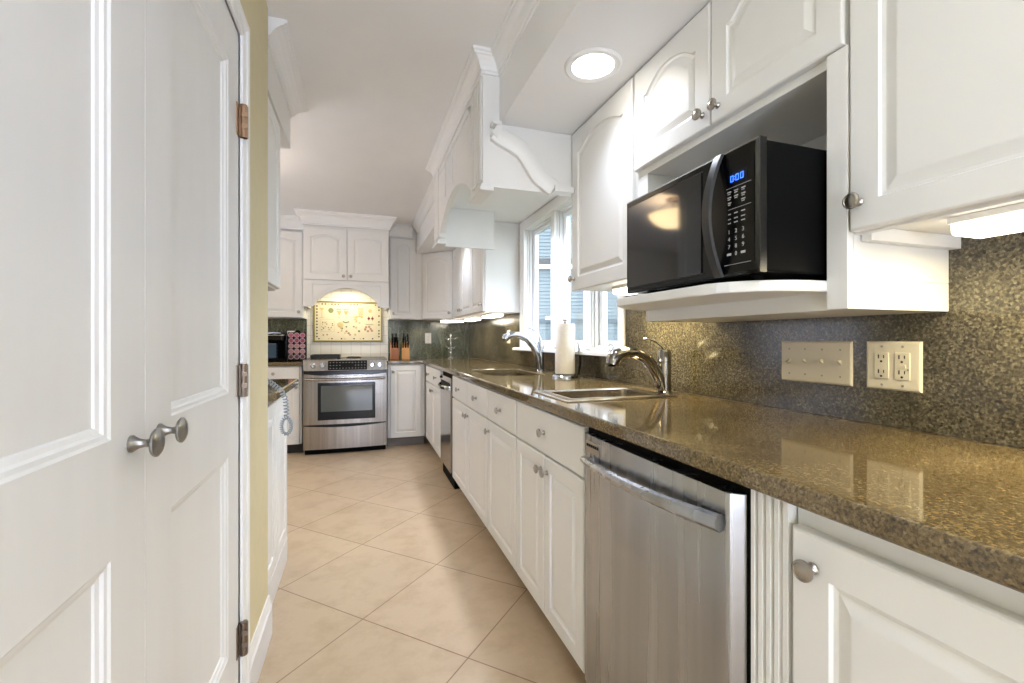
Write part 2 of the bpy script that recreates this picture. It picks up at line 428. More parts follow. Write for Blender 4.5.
# ================================================================== WINDOW
win = MB()
xi = 1.285
zt = 2.118
def flute(mb, y0, y1, z0, z1, x0=xi, n=4):
    w_ = y1-y0; g = w_/(n*2+1)
    pts = [(XW, y0), (x0, y0)]
    for i in range(n):
        a = y0+g*(2*i+1); pts += [(x0, a), (x0+.005, a+g*.25), (x0+.005, a+g*.75), (x0, a+g)]
    pts += [(x0, y1), (XW, y1)]
    n0 = pts
    mb.prism(n0, z0, z1, 'z')
win.box(xi-.012, XW, WY0-.06, WY1+.085, WZ1-.005, zt)                    # head casing
win.box(xi, XW, WY0-.055, WY0+.005, WZ0-.03, WZ1)
win.box(xi-.012, XW, WY1-.005, WY1+.085, WZ0-.03, WZ1-.005)
win.box(xi-.016, XW, WY1+.06, WY1+.09, WZ0-.03, zt)
OPEN = [(WY0+.005, 2.425), (2.495, 2.93), (2.995, WY1-.005)]
flute(win, 2.425, 2.495, WZ0, WZ1, xi); flute(win, 2.93, 2.995, WZ0, WZ1, xi)
for y in (2.425, 2.93): win.box(XW, XW+.10, y+.004, y+.066, WZ0, WZ1)
for y in (2.425, 2.93, WY1-.005):
    for xx in (1.306, 1.322, 1.334): win.box(xx, xx+.008, y-.007, y+.001, WZ0+.005, WZ1-.005)
# jamb liner
win.box(XW, XW+.10, WY0, WY0+.005, WZ0, WZ1); win.box(XW, XW+.10, WY1-.005, WY1, WZ0, WZ1)
win.box(XW, XW+.10, WY0, WY1, WZ1-.005, WZ1); win.box(XW, XW+.10, WY0, WY1, WZ0, WZ0+.005)
wo = win.build('window_1', 'trimwhite', bevel=.002); struct(wo)
for y0, y1 in OPEN:
    sm = MB(); fr = .042; x0, x1 = 1.345, 1.385
    z0, z1 = WZ0+.006, WZ1-.006; y0 += .004; y1 -= .004
    def ring(i, x): return [(x, y0+i, z0+i), (x, y1-i, z0+i), (x, y1-i, z1-i), (x, y0+i, z1-i)]
    sm.loops([ring(0, x1), ring(0, x0), ring(fr-.012, x0), ring(fr-.008, x0+.006), ring(fr, x0+.008), ring(fr, x1), ring(0, x1)], False, False)
    # stop bead around the opening
    sm.loops([ring(-.003, x0-.004), ring(-.003, x0-.022), ring(.010, x0-.022), ring(.014, x0-.004)], False, False)
    so = sm.build('window_frame', 'vinyl', wo)
    MB().box(1.368, 1.372, y0+fr-.004, y1-fr+.004, z0+fr-.004, z1-fr+.004).build('pane', 'pane', so)
    if y0 < 2.3 or y0 > 2.8: continue
    lk = MB(); yl = y1-.035
    lk.box(1.333, 1.345, yl-.012, yl+.012, 1.20, 1.23); lk.tube([(1.335, yl, 1.225), (1.318, yl-.004, 1.223), (1.312, yl-.035, 1.219)], .005, 8)
    lk.box(1.318, 1.345, yl-.02, yl+.02, 1.094, 1.108)
    lk.build('latch', 'hinge', so)
sl = MB(); sl.prism([(1.215, 1.052), (1.215, 1.066), (1.220, 1.072), (XW+.045, 1.072), (XW+.045, 1.085), (XW+.05, 1.085), (XW+.05, 1.052)], WY0-.075, WY1+.12, 'y')
sl.build('sill', 'trimwhite', wo)

# ================================================================== OUTSIDE
gd = MB(); gd.box(1.45, 16, -6, 18, -.3, -.25); struct(gd.build('ground', 'grass'))
hc = thing('neighbouring_house', 'pale blue-grey clapboard house seen outside through the kitchen window', 'house', (5.5, 10.85, -.25), -TH)
sd = MB(); pitch = .092; zz = 0; pts = [(.3, 0)]
poly = [(0.3, 0.0)]
n_ = 68
for i in range(n_):
    z = i*pitch; poly += [(-.022, z), (0.0, z+pitch-.001)]
poly += [(.3, n_*pitch)]
sd.prism(poly, -5, 6, 'x')
sd.build('wall_siding', 'siding', hc)
MB().box(-5, 6, -.05, 0.02, 1.83, 1.94).build('band_board', 'sidingtrim', hc)
MB().box(-5, 6, -.10, 0.02, 3.35, 3.52).build('eave_board', 'sidingdark', hc)  # dark board across the siding above the gutter
MB().box(-5, 6, -.14, 0.02, 3.25, 3.35).build('gutter', 'vinyl', hc)

# ================================================================== CABINET KIT
def shape(s, sh=.07):
    if s <= sh or s >= 1-sh: return 0.0
    u = (s-sh)/(1-2*sh); return (1-(2*u-1)**2)**.85
def panel_face(mb, x0, x1, z0, z1, levels, arch, n=18):
    L = []
    for ins, y, a in levels:
        xa, xb, za, zb = x0+ins, x1-ins, z0+ins, z1-ins
        row = [(xa, y, za), (xb, y, za)]
        for i in range(n+1):
            s = i/n; x = xb+(xa-xb)*s
            row.append((x, y, zb-(arch*(1-shape(s)) if a else 0)))
        L.append(row)
    mb.loops(L)
def door_mesh(x0, x1, z0, z1, arch=0, frame=.052, t=.02):
    mb = MB()
    fr = frame
    lv = [(0, 0, 0), (0, -t+.005, 0), (.0015, -t+.002, 0), (.005, -t, 0), (fr, -t, 1), (fr+.003, -t+.006, 1), (fr+.010, -t+.0075, 1), (fr+.014, -t+.0065, 1), (fr+.030, -t+.0015, 1), (fr+.033, -t+.001, 1)]
    panel_face(mb, x0, x1, z0, z1, lv, arch); return mb
def slab_mesh(x0, x1, z0, z1, t=.02):
    mb = MB()
    def ring(i, y): return [(x0+i, y, z0+i), (x1-i, y, z0+i), (x1-i, y, z1-i), (x0+i, y, z1-i)]
    mb.loops([ring(0, 0), ring(0, -t+.005), ring(.002, -t+.0015), ring(.006, -t)]); return mb
def knob_mesh(x, z, y=-.02):
    return MB().lathe([(.009, 0), (.009, .002), (.0055, .006), (.005, .014), (.008, .017), (.0155, .019), (.0165, .022), (.0160, .025), (.012, .0275), (.011, .0265), (.006, .0285), (0, .029)], (x, y, z), '-y', 20)
def add_door(root, x0, x1, z0, z1, arch=0, knob=None, frame=.052):
    d = door_mesh(x0, x1, z0, z1, arch, frame).build('door', 'white', root, smooth=False)
    if knob: knob_mesh(*knob).build('knob', 'nickel', d, smooth=True)
    return d
def add_drawer(root, x0, x1, z0, z1, knob=None):
    d = slab_mesh(x0, x1, z0, z1).build('drawer', 'white', root)
    if knob: knob_mesh(*knob).build('knob', 'nickel', d, smooth=True)
    return d
def base_body(root, w_, depth=.60, top=.878, toe='toe', toez=.10, x0=0):
    b = MB(); t = .018
    b.box(x0, x0+t, 0, depth, toez, top); b.box(x0+w_-t, x0+w_, 0, depth, toez, top)
    b.box(x0+t, x0+w_-t, depth-t, depth, toez, top); b.box(x0+t, x0+w_-t, 0, depth-t, toez, toez+t)
    b.box(x0+t, x0+w_-t, 0, t, toez+t, top)
    b.build('body', 'white', root)
    k = MB(); k.box(x0, x0+w_, .06, .075, 0, toez); k.build('toe_kick', toe, root)

def RL(y_far, x_face=XD): return (x_face+.02, y_far, 0)

# --- right-hand base run, near to far
cab = thing('base_cabinet', 'white base cabinet beyond the fluted pilaster, at the near end of the counter', 'cabinet', RL(.557), FACE_RIGHT)
base_body(cab, .90)
add_door(cab, .004, .446, .10, .842, 0, (.042, .790), .062)
add_door(cab, .450, .892, .10, .842, 0, (.858, .790), .062)
pil = thing('fluted_pilaster', 'narrow white fluted pilaster right of the near dishwasher', 'pilaster', RL(.634), FACE_RIGHT)
pm = MB(); W_ = .074; pts = [(0, .06), (0, -.018)]; g = W_/9.5
for i in range(4):
    a = g*.9+g*2.1*i; pts += [(a, -.018), (a+.002, -.011), (a+g*1.05-.002, -.011), (a+g*1.05, -.018)]
pts += [(W_, -.018), (W_, .06)]
pm.prism(pts, .0, .878, 'z'); pm.build('shaft', 'white', pil)

def dishwasher(loc):
    t = thing('dishwasher', 'stainless dishwasher with a curved bar handle, left of the fluted pilaster', 'dishwasher', loc, FACE_RIGHT)
    w_ = .620
    MB().box(.004, w_-.004, .0, .55, .10, .872).build('tub', 'blackmatte', t)
    MB().box(.006, w_-.006, .05, .06, .0, .10).build('kick_plate', 'blackmatte', t)
    d = MB(); z0, z1 = .105, .858; x0, x1 = .006, w_-.010
    prof = [(x0, 0), (x0, -.018), (x0+.006, -.028), (x0+.03, -.034), (x0+.12, -.038), (x0+.30, -.040), (x1-.18, -.040), (x1-.022, -.038), (x1-.016, -.034), (x1-.001, -.010), (x1, 0)]
    d.prism(prof, z0, z1, 'z')
    door = d.build('door', 'steel', t, bevel=.002)
    h = MB(); n = 28; L = []
    for i in range(n+1):
        q = i/n; x = x0+.045+(x1-.020-x0-.045)*q
        lift = .006+.026*math.sin(PI*min(1, q*.93+.03))**.8
        y = -.036-lift; hh = .011+.006*q; zc_ = .787+.016*q-.004*math.sin(PI*q)
        sec = [(.004, -hh*.8), (-.006, -hh), (-.016, -hh*.5), (-.018, hh*.2), (-.013, hh*.8), (-.003, hh), (.006, hh*.7), (.008, 0)]
        L.append([(x, y+a, zc_+b) for a, b in sec])
    h.loops(L)
    h.build('handle', 'steel', door, smooth=True)
    MB().box(x1-.046, x1-.028, -.046, -.030, .795, .811).build('handle_mount', 'steel', door); MB().box(x0+.052, x0+.066, -.048, -.034, .780, .794).build('handle_mount', 'steel', door)
    v = MB(); v.box(.045, .125, -.0405, -.034, .808, .842); v.build('vent', 'nickel', door)
    v2 = MB(); 
    for i in range(6): v2.box(.050+.012*i, .059+.012*i, -.0415, -.040, .826, .834)
    v2.build('vent_slot', 'black', door)
    e = MB(); e.box(.0, w_, -.008, .0, .10, .876); e.build('frame', 'blackmatte', t)
    return t
dishwasher(RL(1.260))

def sink_base(y_far, w_, label, dr, kn, doors_, group=None):
    c_ = thing('sink_base_cabinet', label, 'cabinet', RL(y_far), FACE_RIGHT, group)
    base_body(c_, w_)
    return c_
near = thing('sink_base_cabinet', 'white two-door base cabinet with one wide drawer front, under the near square sink', 'cabinet', RL(1.920), FACE_RIGHT)
base_body(near, .652)
add_drawer(near, .006, .648, .708, .868, (.327, .788))
add_door(near, .006, .325, .10, .700, 0, (.297, .645)); add_door(near, .329, .648, .10, .700, 0, (.357, .645))
mid = thing('base_cabinet', 'white base cabinet with a single drawer over a single door, between the two sink cabinets', 'cabinet', RL(2.400), FACE_RIGHT)
base_body(mid, .478)
add_drawer(mid, .004, .473, .708, .868, (.238, .788)); add_door(mid, .004, .473, .10, .700, 0, (.032, .645))
far = thing('sink_base_cabinet', 'white base cabinet with two drawers over two doors, under the far sink', 'cabinet', RL(3.415), FACE_RIGHT)
base_body(far, 1.012)
add_drawer(far, .004, .503, .708, .868, (.253, .788)); add_drawer(far, .508, 1.008, .708, .868, (.757, .788))
add_door(far, .004, .503, .10, .700, 0, (.475, .645)); add_door(far, .508, 1.008, .10, .700, 0, (.536, .645))

tc_ = thing('trash_compactor', 'narrow stainless trash compactor with a bowed handle, beside the far sink cabinet', 'trash compactor', RL(3.945), FACE_RIGHT)
MB().box(.004, .520, .0, .55, .0, .872).build('body', 'blackmatte', tc_)
cd = MB().box(.006, .468, -.022, -.001, .105, .842); cdo = cd.build('front', 'steelpolish', tc_, bevel=.003)
hm = MB(); L = []
for i in range(17):
    s = i/16; x = .03+.40*s; d_ = -.022-.040*math.sin(PI*s)**.6
    L.append([(x, d_, .742), (x, d_-.010, .745), (x, d_-.012, .765), (x, d_, .775)])
hm.loops(L); hm.build('handle', 'chrome', cdo, smooth=True)
MB().box(.05, .42, -.024, -.021, .760, .800).build('handle_recess', 'darkgap', cdo)
MB().lathe([(.011, 0), (.011, .008), (.008, .012), (0, .012)], (.05, -.022, .822), '-y', 16).build('key_switch', 'blackmatte', cdo)

corner = thing('base_cabinet', 'white corner base cabinet with two small drawers and two doors, left of the trash compactor', 'cabinet', RL(4.925), FACE_RIGHT)
base_body(corner, .975)
for i in (0, 1):
    a = .02+.475*i
    add_drawer(corner, a, a+.470, .708, .868, (a+.235, .788)); add_door(corner, a, a+.470, .10, .700, 0, (a+(.44 if i == 0 else .03), .645))

# --- back run base
bR = thing('base_cabinet', 'white single-door base cabinet right of the stainless range', 'cabinet', (.268, YB+.02, 0), 0)
base_body(bR, .385, .60)
add_door(bR, .025, .345, .10, .866, 0, (.055, .80), .055)
bL = thing('base_cabinet', 'white base cabinet with drawer and door, left of the stainless range', 'cabinet', (-1.05, YB+.02, 0), 0)
base_body(bL, .49, .60, toe='toedark')
add_drawer(bL, .005, .470, .74, .868, (.238, .805)); add_door(bL, .005, .470, .10, .728, 0, (.44, .67))

# ================================================================== COUNTERS
def grid_slab(cells_x, cells_y, keep, z0, z1):
    mb = MB(); nx, ny = len(cells_x), len(cells_y)
    idx = {}
    def vid(i, j, k):
        key = (i, j, k)
        if key not in idx: idx[key] = len(mb.v); mb.v.append((cells_x[i], cells_y[j], (z0, z1)[k]))
        return idx[key]
    K = {(i, j) for i in range(nx-1) for j in range(ny-1) if keep((cells_x[i]+cells_x[i+1])/2, (cells_y[j]+cells_y[j+1])/2)}
    for i, j in K:
        mb.face((vid(i, j, 1), vid(i+1, j, 1), vid(i+1, j+1, 1), vid(i, j+1, 1)))
        mb.face((vid(i, j, 0), vid(i, j+1, 0), vid(i+1, j+1, 0), vid(i+1, j, 0)))
        for di, dj, a, b2 in ((-1, 0, (i, j+1), (i, j)), (1, 0, (i+1, j), (i+1, j+1)), (0, -1, (i, j), (i+1, j)), (0, 1, (i+1, j+1), (i, j+1))):
            if (i+di, j+dj) not in K:
                mb.face((vid(*a, 0), vid(*b2, 0), vid(*b2, 1), vid(*a, 1)))
    return mb
S1 = (.715, 1.140, 1.492, 1.778); S2 = (.762, 1.118, 2.655, 3.300)
def keep_c(x, y):
    for a, b2, c2, d2 in (S1, S2):
        if a < x < b2 and c2 < y < d2: return False
    return x > XF or y > YB-.02
ct = grid_slab([.262, XF, S1[0], S2[0], S2[1], S1[1], XBS], [-.40, S1[2], S1[3], S2[2], S2[3], YB-.02, YBS], keep_c, .880, ZC)
cto = ct.build('granite_countertop', 'granite', bevel=.009, segs=3)
# rounded corners on the undermount cut-out
bm = bmesh.new(); bm.from_mesh(cto.data)
es = [e for e in bm.edges if abs(e.verts[0].co.z-e.verts[1].co.z) > .02 and any(abs(e.verts[0].co.x-x) < 1e-4 for x in S2[:2]) and any(abs(e.verts[0].co.y-y) < 1e-4 for y in S2[2:])]
bmesh.ops.bevel(bm, geom=es, offset=.07, segments=6, affect='EDGES', profile=.5); bm.to_mesh(cto.data); bm.free()
tag(cto, 'long polished gold-brown granite countertop running under the window to the back corner', 'countertop')
c2 = MB().box(-1.06, -.548, YB-.02, YBS, .880, ZC).build('granite_countertop', 'granite', bevel=.009, segs=3)
tag(c2, 'short granite countertop left of the range, holding the coffee maker', 'countertop')

# backsplash slabs
MBs = MB()
MBs.box(XBS, XW-.001, -.40, WY0-.076, ZC, 1.372); MBs.box(XBS, XW-.001, WY0-.076, WY1+.121, ZC, 1.051); MBs.box(XBS, XW-.001, WY1+.121, YBS, ZC, 1.372)
bs = MBs.build('granite_backsplash', 'splash', origin=(XBS, 2.0, ZC))
tag(bs, 'speckled olive granite backsplash along the window wall', 'backsplash')
b2 = MB().box(.303, XBS-.001, YBS, YW-.001, ZC, 1.372).build('granite_backsplash', 'green', origin=(.3, YBS, ZC))
tag(b2, 'polished green granite backsplash behind the knife blocks', 'backsplash')
b3 = MB().box(-1.05, -.578, YBS, YW-.001, ZC, 1.372).build('granite_backsplash', 'green', origin=(-1, YBS, ZC))
tag(b3, 'green granite backsplash behind the coffee maker', 'backsplash')
b4 = MB().box(-.577, .302, YBS, YW-.001, .80, 1.720).build('tile_backsplash', 'walltile', origin=(-.577, YBS, .9))
tag(b4, 'white square-tile backsplash behind the range under the arched hood', 'backsplash')

# ================================================================== SINKS
def bowl_mesh(x0, x1, y0, y1, z1, dep, rr, t=.002):
    mb = MB(); n = 5
    def rrect(i, z, r_):
        out = []
        for cx, cy, a0 in ((x1-i-r_, y1-i-r_, 0), (x0+i+r_, y1-i-r_, PI/2), (x0+i+r_, y0+i+r_, PI), (x1-i-r_, y0+i+r_, 1.5*PI)):
            for k in range(n+1):
                a = a0+PI/2*k/n; out.append((cx+r_*math.cos(a), cy+r_*math.sin(a), z))
        return out
    mb.loops([rrect(.0, z1, rr), rrect(.004, z1-dep+.03, rr), rrect(.012, z1-dep+.008, rr), rrect(.035, z1-dep, rr*.6)], cap_first=False)
    return mb, rrect
k1 = thing('drop_in_sink', 'small square stainless drop-in sink with a raised rim, in front of the microwave', 'sink', (.93, 1.64, ZC))
def off(mb, d): mb.v = [(a-d[0], b-d[1], c-d[2]) for a, b, c in mb.v]; return mb
mb, rr = bowl_mesh(.745, 1.110, 1.520, 1.750, ZC+.004, .17, .03)
off(mb, (.93, 1.64, ZC)).build('bowl', 'steelsink', k1, smooth=True)
rm = MB()
def rect(i, z): return [(.692+i, 1.468+i, z), (1.163-i, 1.468+i, z), (1.163-i, 1.803-i, z), (.692+i, 1.803-i, z)]
rm.loops([rect(0, ZC+.0005), rect(.001, ZC+.004), rect(.006, ZC+.006), rect(.012, ZC+.0035), rect(.022, ZC+.0035), rect(.026, ZC+.008), rect(.034, ZC+.009), rect(.040, ZC+.007), rect(.050, ZC+.0035), rect(.053, ZC-.002)], False, False)
off(rm, (.93, 1.64, ZC)).build('rim', 'steelsink', k1, smooth=True)
MB().lathe([(.04, -.164), (.04, -.160), (.03, -.162), (0, -.163)], (0, 0, 0), 'z', 20).build('drain', 'chrome', k1, smooth=True)
k2 = thing('undermount_sink', 'larger stainless undermount sink with rounded corners, at the far end of the window', 'sink', (.94, 2.98, .88))
mb, rr = bowl_mesh(.752, 1.128, 2.645, 3.31, .8795, .19, .075)
off(mb, (.94, 2.98, .88)).build('bowl', 'steelsink', k2, smooth=True)
MB().lathe([(.045, -.186), (.045, -.183), (.03, -.185), (0, -.186)], (0, 0, 0), 'z', 20).build('drain', 'chrome', k2, smooth=True)

def faucet(loc, label, spout, srad, body_h, lever, mt, body_r=.024):
    t = thing('faucet', label, 'faucet', loc)
    r0 = body_r
    MB().lathe([(r0+.004, 0), (r0+.004, .006), (r0, .010), (r0, body_h*.70), (r0-.002, body_h*.705), (r0-.002, body_h*.715), (r0, body_h*.72), (r0*.98, body_h*.93), (r0*.8, body_h*.98), (0, body_h)], (0, 0, 0), 'z', 24).build('body', mt, t, smooth=True)
    s = MB().tube(spout, srad, 16); so = s.build('spout', mt, t, smooth=True)
    e = Vector(spout[-1]); MB().lathe([(.016, 0), (.016, -.006), (.012, -.007), (0, -.007)], tuple(e), 'z', 16).build('aerator', 'blackmatte', so)
    l_ = MB().tube(lever, [.010, .007, .006, .0055, .006, .0085, .005][:len(lever)], 10, .7); l_.build('lever', mt, t, smooth=True)
    return t
faucet((1.200, 1.600, ZC), 'chrome single-lever faucet at the near square sink, body dark and upright', [(-.012, 0, .020), (-.030, 0, .070), (-.060, 0, .115), (-.100, 0, .150), (-.145, 0, .168), (-.190, 0, .170), (-.222, 0, .160), (-.240, 0, .145), (-.247, 0, .122)],
       [.025, .025, .024, .023, .023, .024, .028, .030, .026], .185, [(-.004, 0, .183), (-.012, .004, .196), (-.035, .008, .212), (-.055, .010, .222), (-.070, .012, .227), (-.085, .014, .226), (-.092, .015, .224)], 'chromedark', .028)
faucet((1.205, 2.985, ZC), 'bright chrome single-lever faucet at the far undermount sink', [(-.012, 0, .020), (-.022, 0, .100), (-.055, 0, .175), (-.105, 0, .228), (-.160, 0, .252), (-.205, 0, .255), (-.240, 0, .248), (-.258, 0, .238), (-.266, 0, .222)],
       [.026, .027, .026, .025, .024, .024, .026, .027, .024], .215, [(0, 0, .210), (-.004, .004, .240), (-.020, .008, .272), (-.050, .010, .295), (-.080, .012, .306), (-.100, .014, .310), (-.108, .015, .310)], 'chrome')

# paper towel
ph = thing('paper_towel_holder', 'chrome paper towel holder with a round base, between the two sinks', 'paper towel holder', (1.150, 2.465, ZC))
MB().lathe([(.080, 0), (.080, .008), (.074, .013), (.058, .016), (.050, .020), (0, .020)], (0, 0, 0), 'z', 36).build('base', 'chrome', ph, smooth=True)
MB().lathe([(.007, .015), (.007, .325), (.004, .328), (.004, .332), (.015, .336), (.017, .341), (.012, .345), (0, .346)], (0, 0, 0), 'z', 18).build('post', 'hinge', ph, smooth=True)
arm = MB(); L = []
for i in range(15):
    s = i/14; z = .012+.20*s; o_ = .072+.016*math.sin(PI*min(1, s*1.0))-.008*s; wd = .020-.006*s
    a = -.50
    dx, dy = math.cos(a), math.sin(a); tx, ty = -dy, dx
    L.append([(dx*o_+tx*wd, dy*o_+ty*wd, z), (dx*(o_+.012), dy*(o_+.012), z), (dx*o_-tx*wd, dy*o_-ty*wd, z), (dx*(o_-.004), dy*(o_-.004), z)])
arm.loops(L); arm.build('tension_arm', 'chromedark', ph, smooth=True)
pr2 = thing('paper_towel_roll', 'white paper towel roll standing on the chrome holder', 'paper towels', (1.150, 2.465, ZC+.0205))
MB().lathe([(.018, 0), (.058, 0), (.0585, .002), (.0585, .294), (.058, .296), (.018, .296), (.018, 0)], (0, 0, 0), 'z', 40, caps=False).build('roll', 'paper', pr2, smooth=True)

# ornaments
def crystal(loc, label, sc):
    t = MB().lathe([(.022*sc, 0), (.024*sc, .004*sc), (.010*sc, .012*sc), (.020*sc, .024*sc), (.026*sc, .036*sc), (.018*sc, .050*sc), (.006*sc, .060*sc), (.010*sc, .068*sc), (.004*sc, .078*sc), (0, .080*sc)], (0, 0, 0), 'z', 8).build('glass_ornament', 'crystal')
    t.location = loc; return tag(t, label, 'ornament')
crystal((1.262, 2.135, 1.0725), 'small clear faceted glass ornament on the window sill', .75)
co = thing('glass_candlestick', 'clear glass candlestick with crossed arms, on the counter in the back corner', 'candlestick', (1.02, 5.40, ZC))
MB().lathe([(.045, 0), (.045, .006), (.016, .016), (.012, .05), (.020, .065), (.010, .085), (.010, .15), (.016, .165), (.009, .18), (.009, .24), (.018, .262), (.012, .285), (0, .296)], (0, 0, 0), 'z', 10).build('stem', 'crystal', co)
for z, w2 in ((.235, .075), (.13, .06)):
    MB().tube([(-w2, 0, z+.01), (-w2*.5, 0, z-.008), (0, 0, z), (w2*.5, 0, z-.008), (w2, 0, z+.01)], .0065, 8).build('arm', 'crystal', co)

# wall plates
def plate_base(t, w_, h_): 
    mb = MB()
    def ring(i, y): return [(-w_/2+i, y, -h_/2+i), (w_/2-i, y, -h_/2+i), (w_/2-i, y, h_/2-i), (-w_/2+i, y, h_/2-i)]
    mb.loops([ring(0, 0), ring(0, -.002), ring(.004, -.0055), ring(.008, -.006)]); return mb.build('cover_plate', t[1], t[0])
sw = thing('switch_plate', 'ivory four-gang light switch plate on the granite backsplash below the microwave', 'light switch', (XBS, 1.002, 1.073), FACE_RIGHT)
plate_base((sw, 'plate'), .222, .124)
for i, upd in enumerate((-1, 1, 1, 1)):
    x = -.080+.0533*i
    MB().box(x-.005, x+.005, -.0065, -.005, -.012, .012).build('switch_slot', 'plate', sw)
    tg = MB(); tg.prism([(-.006, -.004), (-.018, .004*upd), (-.018, .010*upd), (-.006, .008)], x-.0038, x+.0038, 'x'); tg.build('toggle', 'plate', sw)
    for z in (-.038, .038): MB().lathe([(.003, 0), (.003, .001), (0, .0013)], (x, -.006, z), '-y', 10).build('screw', 'nickel', sw)
def receptacle(t, x, mt, gfci=False):
    f = MB().box(x-.0168, x+.0168, -.0085, -.005, -.034, .034).build('receptacle', mt, t, bevel=.001)
    for zc in (-.019, .019):
        s = MB(); s.box(x-.0075, x-.0050, -.0092, -.0083, zc-.001, zc+.009); s.box(x+.0050, x+.0070, -.0092, -.0083, zc-.0, zc+.008)
        s.lathe([(.0028, 0), (.0028, .0006)], (x, -.0086, zc-.008), '-y', 10); s.build('slot', 'slot', f)
    if gfci:
        MB().box(x-.008, x+.008, -.0098, -.008, -.0045, .0045).build('reset_button', mt, f)
        MB().lathe([(.0016, 0), (.0016, .0008)], (x+.0135, -.0086, -.008), '-y', 8).build('indicator', 'slot', f)
def outlet(loc, rz, label, n, w_, h_=.124, mt='plate', gf=()):
    t = thing('outlet_plate', label, 'outlet', loc, rz)
    plate_base((t, mt), w_, h_)
    for i in range(n):
        x = (i-(n-1)/2)*.0475; receptacle(t, x, mt, i in gf)
        for z in (-.049, .049): MB().lathe([(.003, 0), (.003, .001), (0, .0013)], (x, -.006, z), '-y', 10).build('screw', 'nickel', t)
    return t
outlet((XBS, .791, 1.073), FACE_RIGHT, 'ivory double outlet plate right of the switch plate on the granite backsplash', 2, .127, gf=(1,))
outlet((XBS, 3.96, 1.165), FACE_RIGHT, 'ivory outlet plate behind the far faucet, on the window-wall backsplash', 1, .085, .12)
outlet((.775, YBS, 1.155), 0, 'white outlet plate on the green granite between the knife blocks and the corner', 1, .075, .125, 'platewhite')
outlet((-.735, YBS, 1.175), 0, 'white outlet plate on the green granite behind the coffee pod rack', 1, .08, .125, 'platewhite')

# ================================================================== RANGE
rg = thing('range', 'stainless steel slide-in range with front controls under the arched hood', 'range', (-.5365, YR, 0), 0)
RW = .7905
MB().box(.006, RW-.006, .03, .66, .05, .925).build('body', 'rangesteel', rg)
MB().box(.01, RW-.01, .05, .6, .0, .05).build('kick_base', 'blackmatte', rg)
ck = MB().box(-.006, RW+.006, .05, .70, .925, .940); cko = ck.build('cooktop', 'black', rg, bevel=.003)
MB().box(-.006, RW+.006, .035, .055, .925, .9402).build('trim_strip', 'rangesteel', cko)
cp = MB(); cp.prism([(.0, .826), (-.012, .830), (.012, .932), (.02, .940), (.05, .940), (.05, .826)], 0, RW, 'x'); cpo = cp.build('control_panel', 'rangesteel', rg, bevel=.004)
dp = MB(); dp.prism([(-.0115, .836), (.0105, .930), (.012, .930), (-.010, .836)], .225, .595, 'x'); dpo = dp.build('display', 'black', cpo)
def onp(z): return -.0125+(z-.830)*.024/.106
lg = MB()
for j in range(3):
    for i in range(12):
        if 3 < i < 8 and j == 1: continue
        z = .852+.028*j; x = .243+.0295*i; y = onp(z)
        lg.box(x, x+.010, y-.0006, y+.002, z, z+.004)
lg.build('display_lettering', 'legend', dpo)
for fx in (.115, .225*.98, .815, .905):
    x = RW*fx if fx != .225*.98 else RW*.222
    z = .884; y = onp(z)
    k = MB().lathe([(.027, 0), (.027, .003), (.022, .006), (.020, .024), (.018, .027), (0, .027)], (x, y, z), '-y', 24); ko = k.build('knob', 'rangesteel', cpo, smooth=True)
    MB().box(x-.0045, x+.0045, y-.034, y-.026, z-.019, z+.019).build('grip', 'chrome', ko, bevel=.002)
MB().box(.004, RW-.004, .008, .03, .786, .826).build('vent_gap', 'black', rg)
dr_ = MB(); n = 16
L = []
def bow(s, a): return -a*math.sin(PI*s)
pts_top = [(RW*i/n, bow(i/n, .018)) for i in range(n+1)]
poly = [(x, y) for x, y in pts_top]
# door: bowed front, upper edge dips in the middle
L = []
for i in range(n+1):
    s = i/n; x = .002+(RW-.004)*s; y = bow(s, .014)
    zt_ = .800-.028*math.sin(PI*s); zb_ = .300
    L.append([(x, .028, zb_), (x, y, zb_), (x, y, zt_), (x, .028, zt_)])
dr_.loops(L); dro = dr_.build('door', 'rangesteel', rg, smooth=False)
wf = MB(); x0, x1 = RW*.167, RW*.855
def ringw(i, y, zb, zt): return [(x0+i, y, zb), (x1-i, y, zb), (x1-i, y, zt), (x0+i, y, zt)]
wf.loops([ringw(0, -.004, .342, .712), ringw(.002, -.0165, .344, .710), ringw(.030, -.0170, .425, .682)], False, False); wf.build('window_frame', 'black', dro)
MB().box(x0+.028, x1-.028, -.0165, -.010, .423, .684).build('window_glass', 'ovenglass', dro)
hb = MB(); P = [(RW*.03, -.004, .748), (RW*.035, -.034, .748)]+[(RW*(.06+.88*i/12), -.040-.012*math.sin(PI*i/12), .748-.004*math.sin(PI*i/12)) for i in range(13)]+[(RW*.965, -.034, .748), (RW*.97, -.004, .748)]
hb.tube(P, .012, 12); hb.build('handle', 'rangesteel', dro, smooth=True)
L = []
dw = MB()
for i in range(n+1):
    s = i/n; x = .002+(RW-.004)*s; y = bow(s, .014)
    zt_ = .290-.020*math.sin(PI*s)
    L.append([(x, .028, .056), (x, y, .056), (x, y, zt_), (x, .028, zt_)])
dw.loops(L); dw.build('drawer', 'rangesteel', rg)
MB().box(.003, RW-.003, .012, .03, .26, .305).build('gap', 'black', rg)
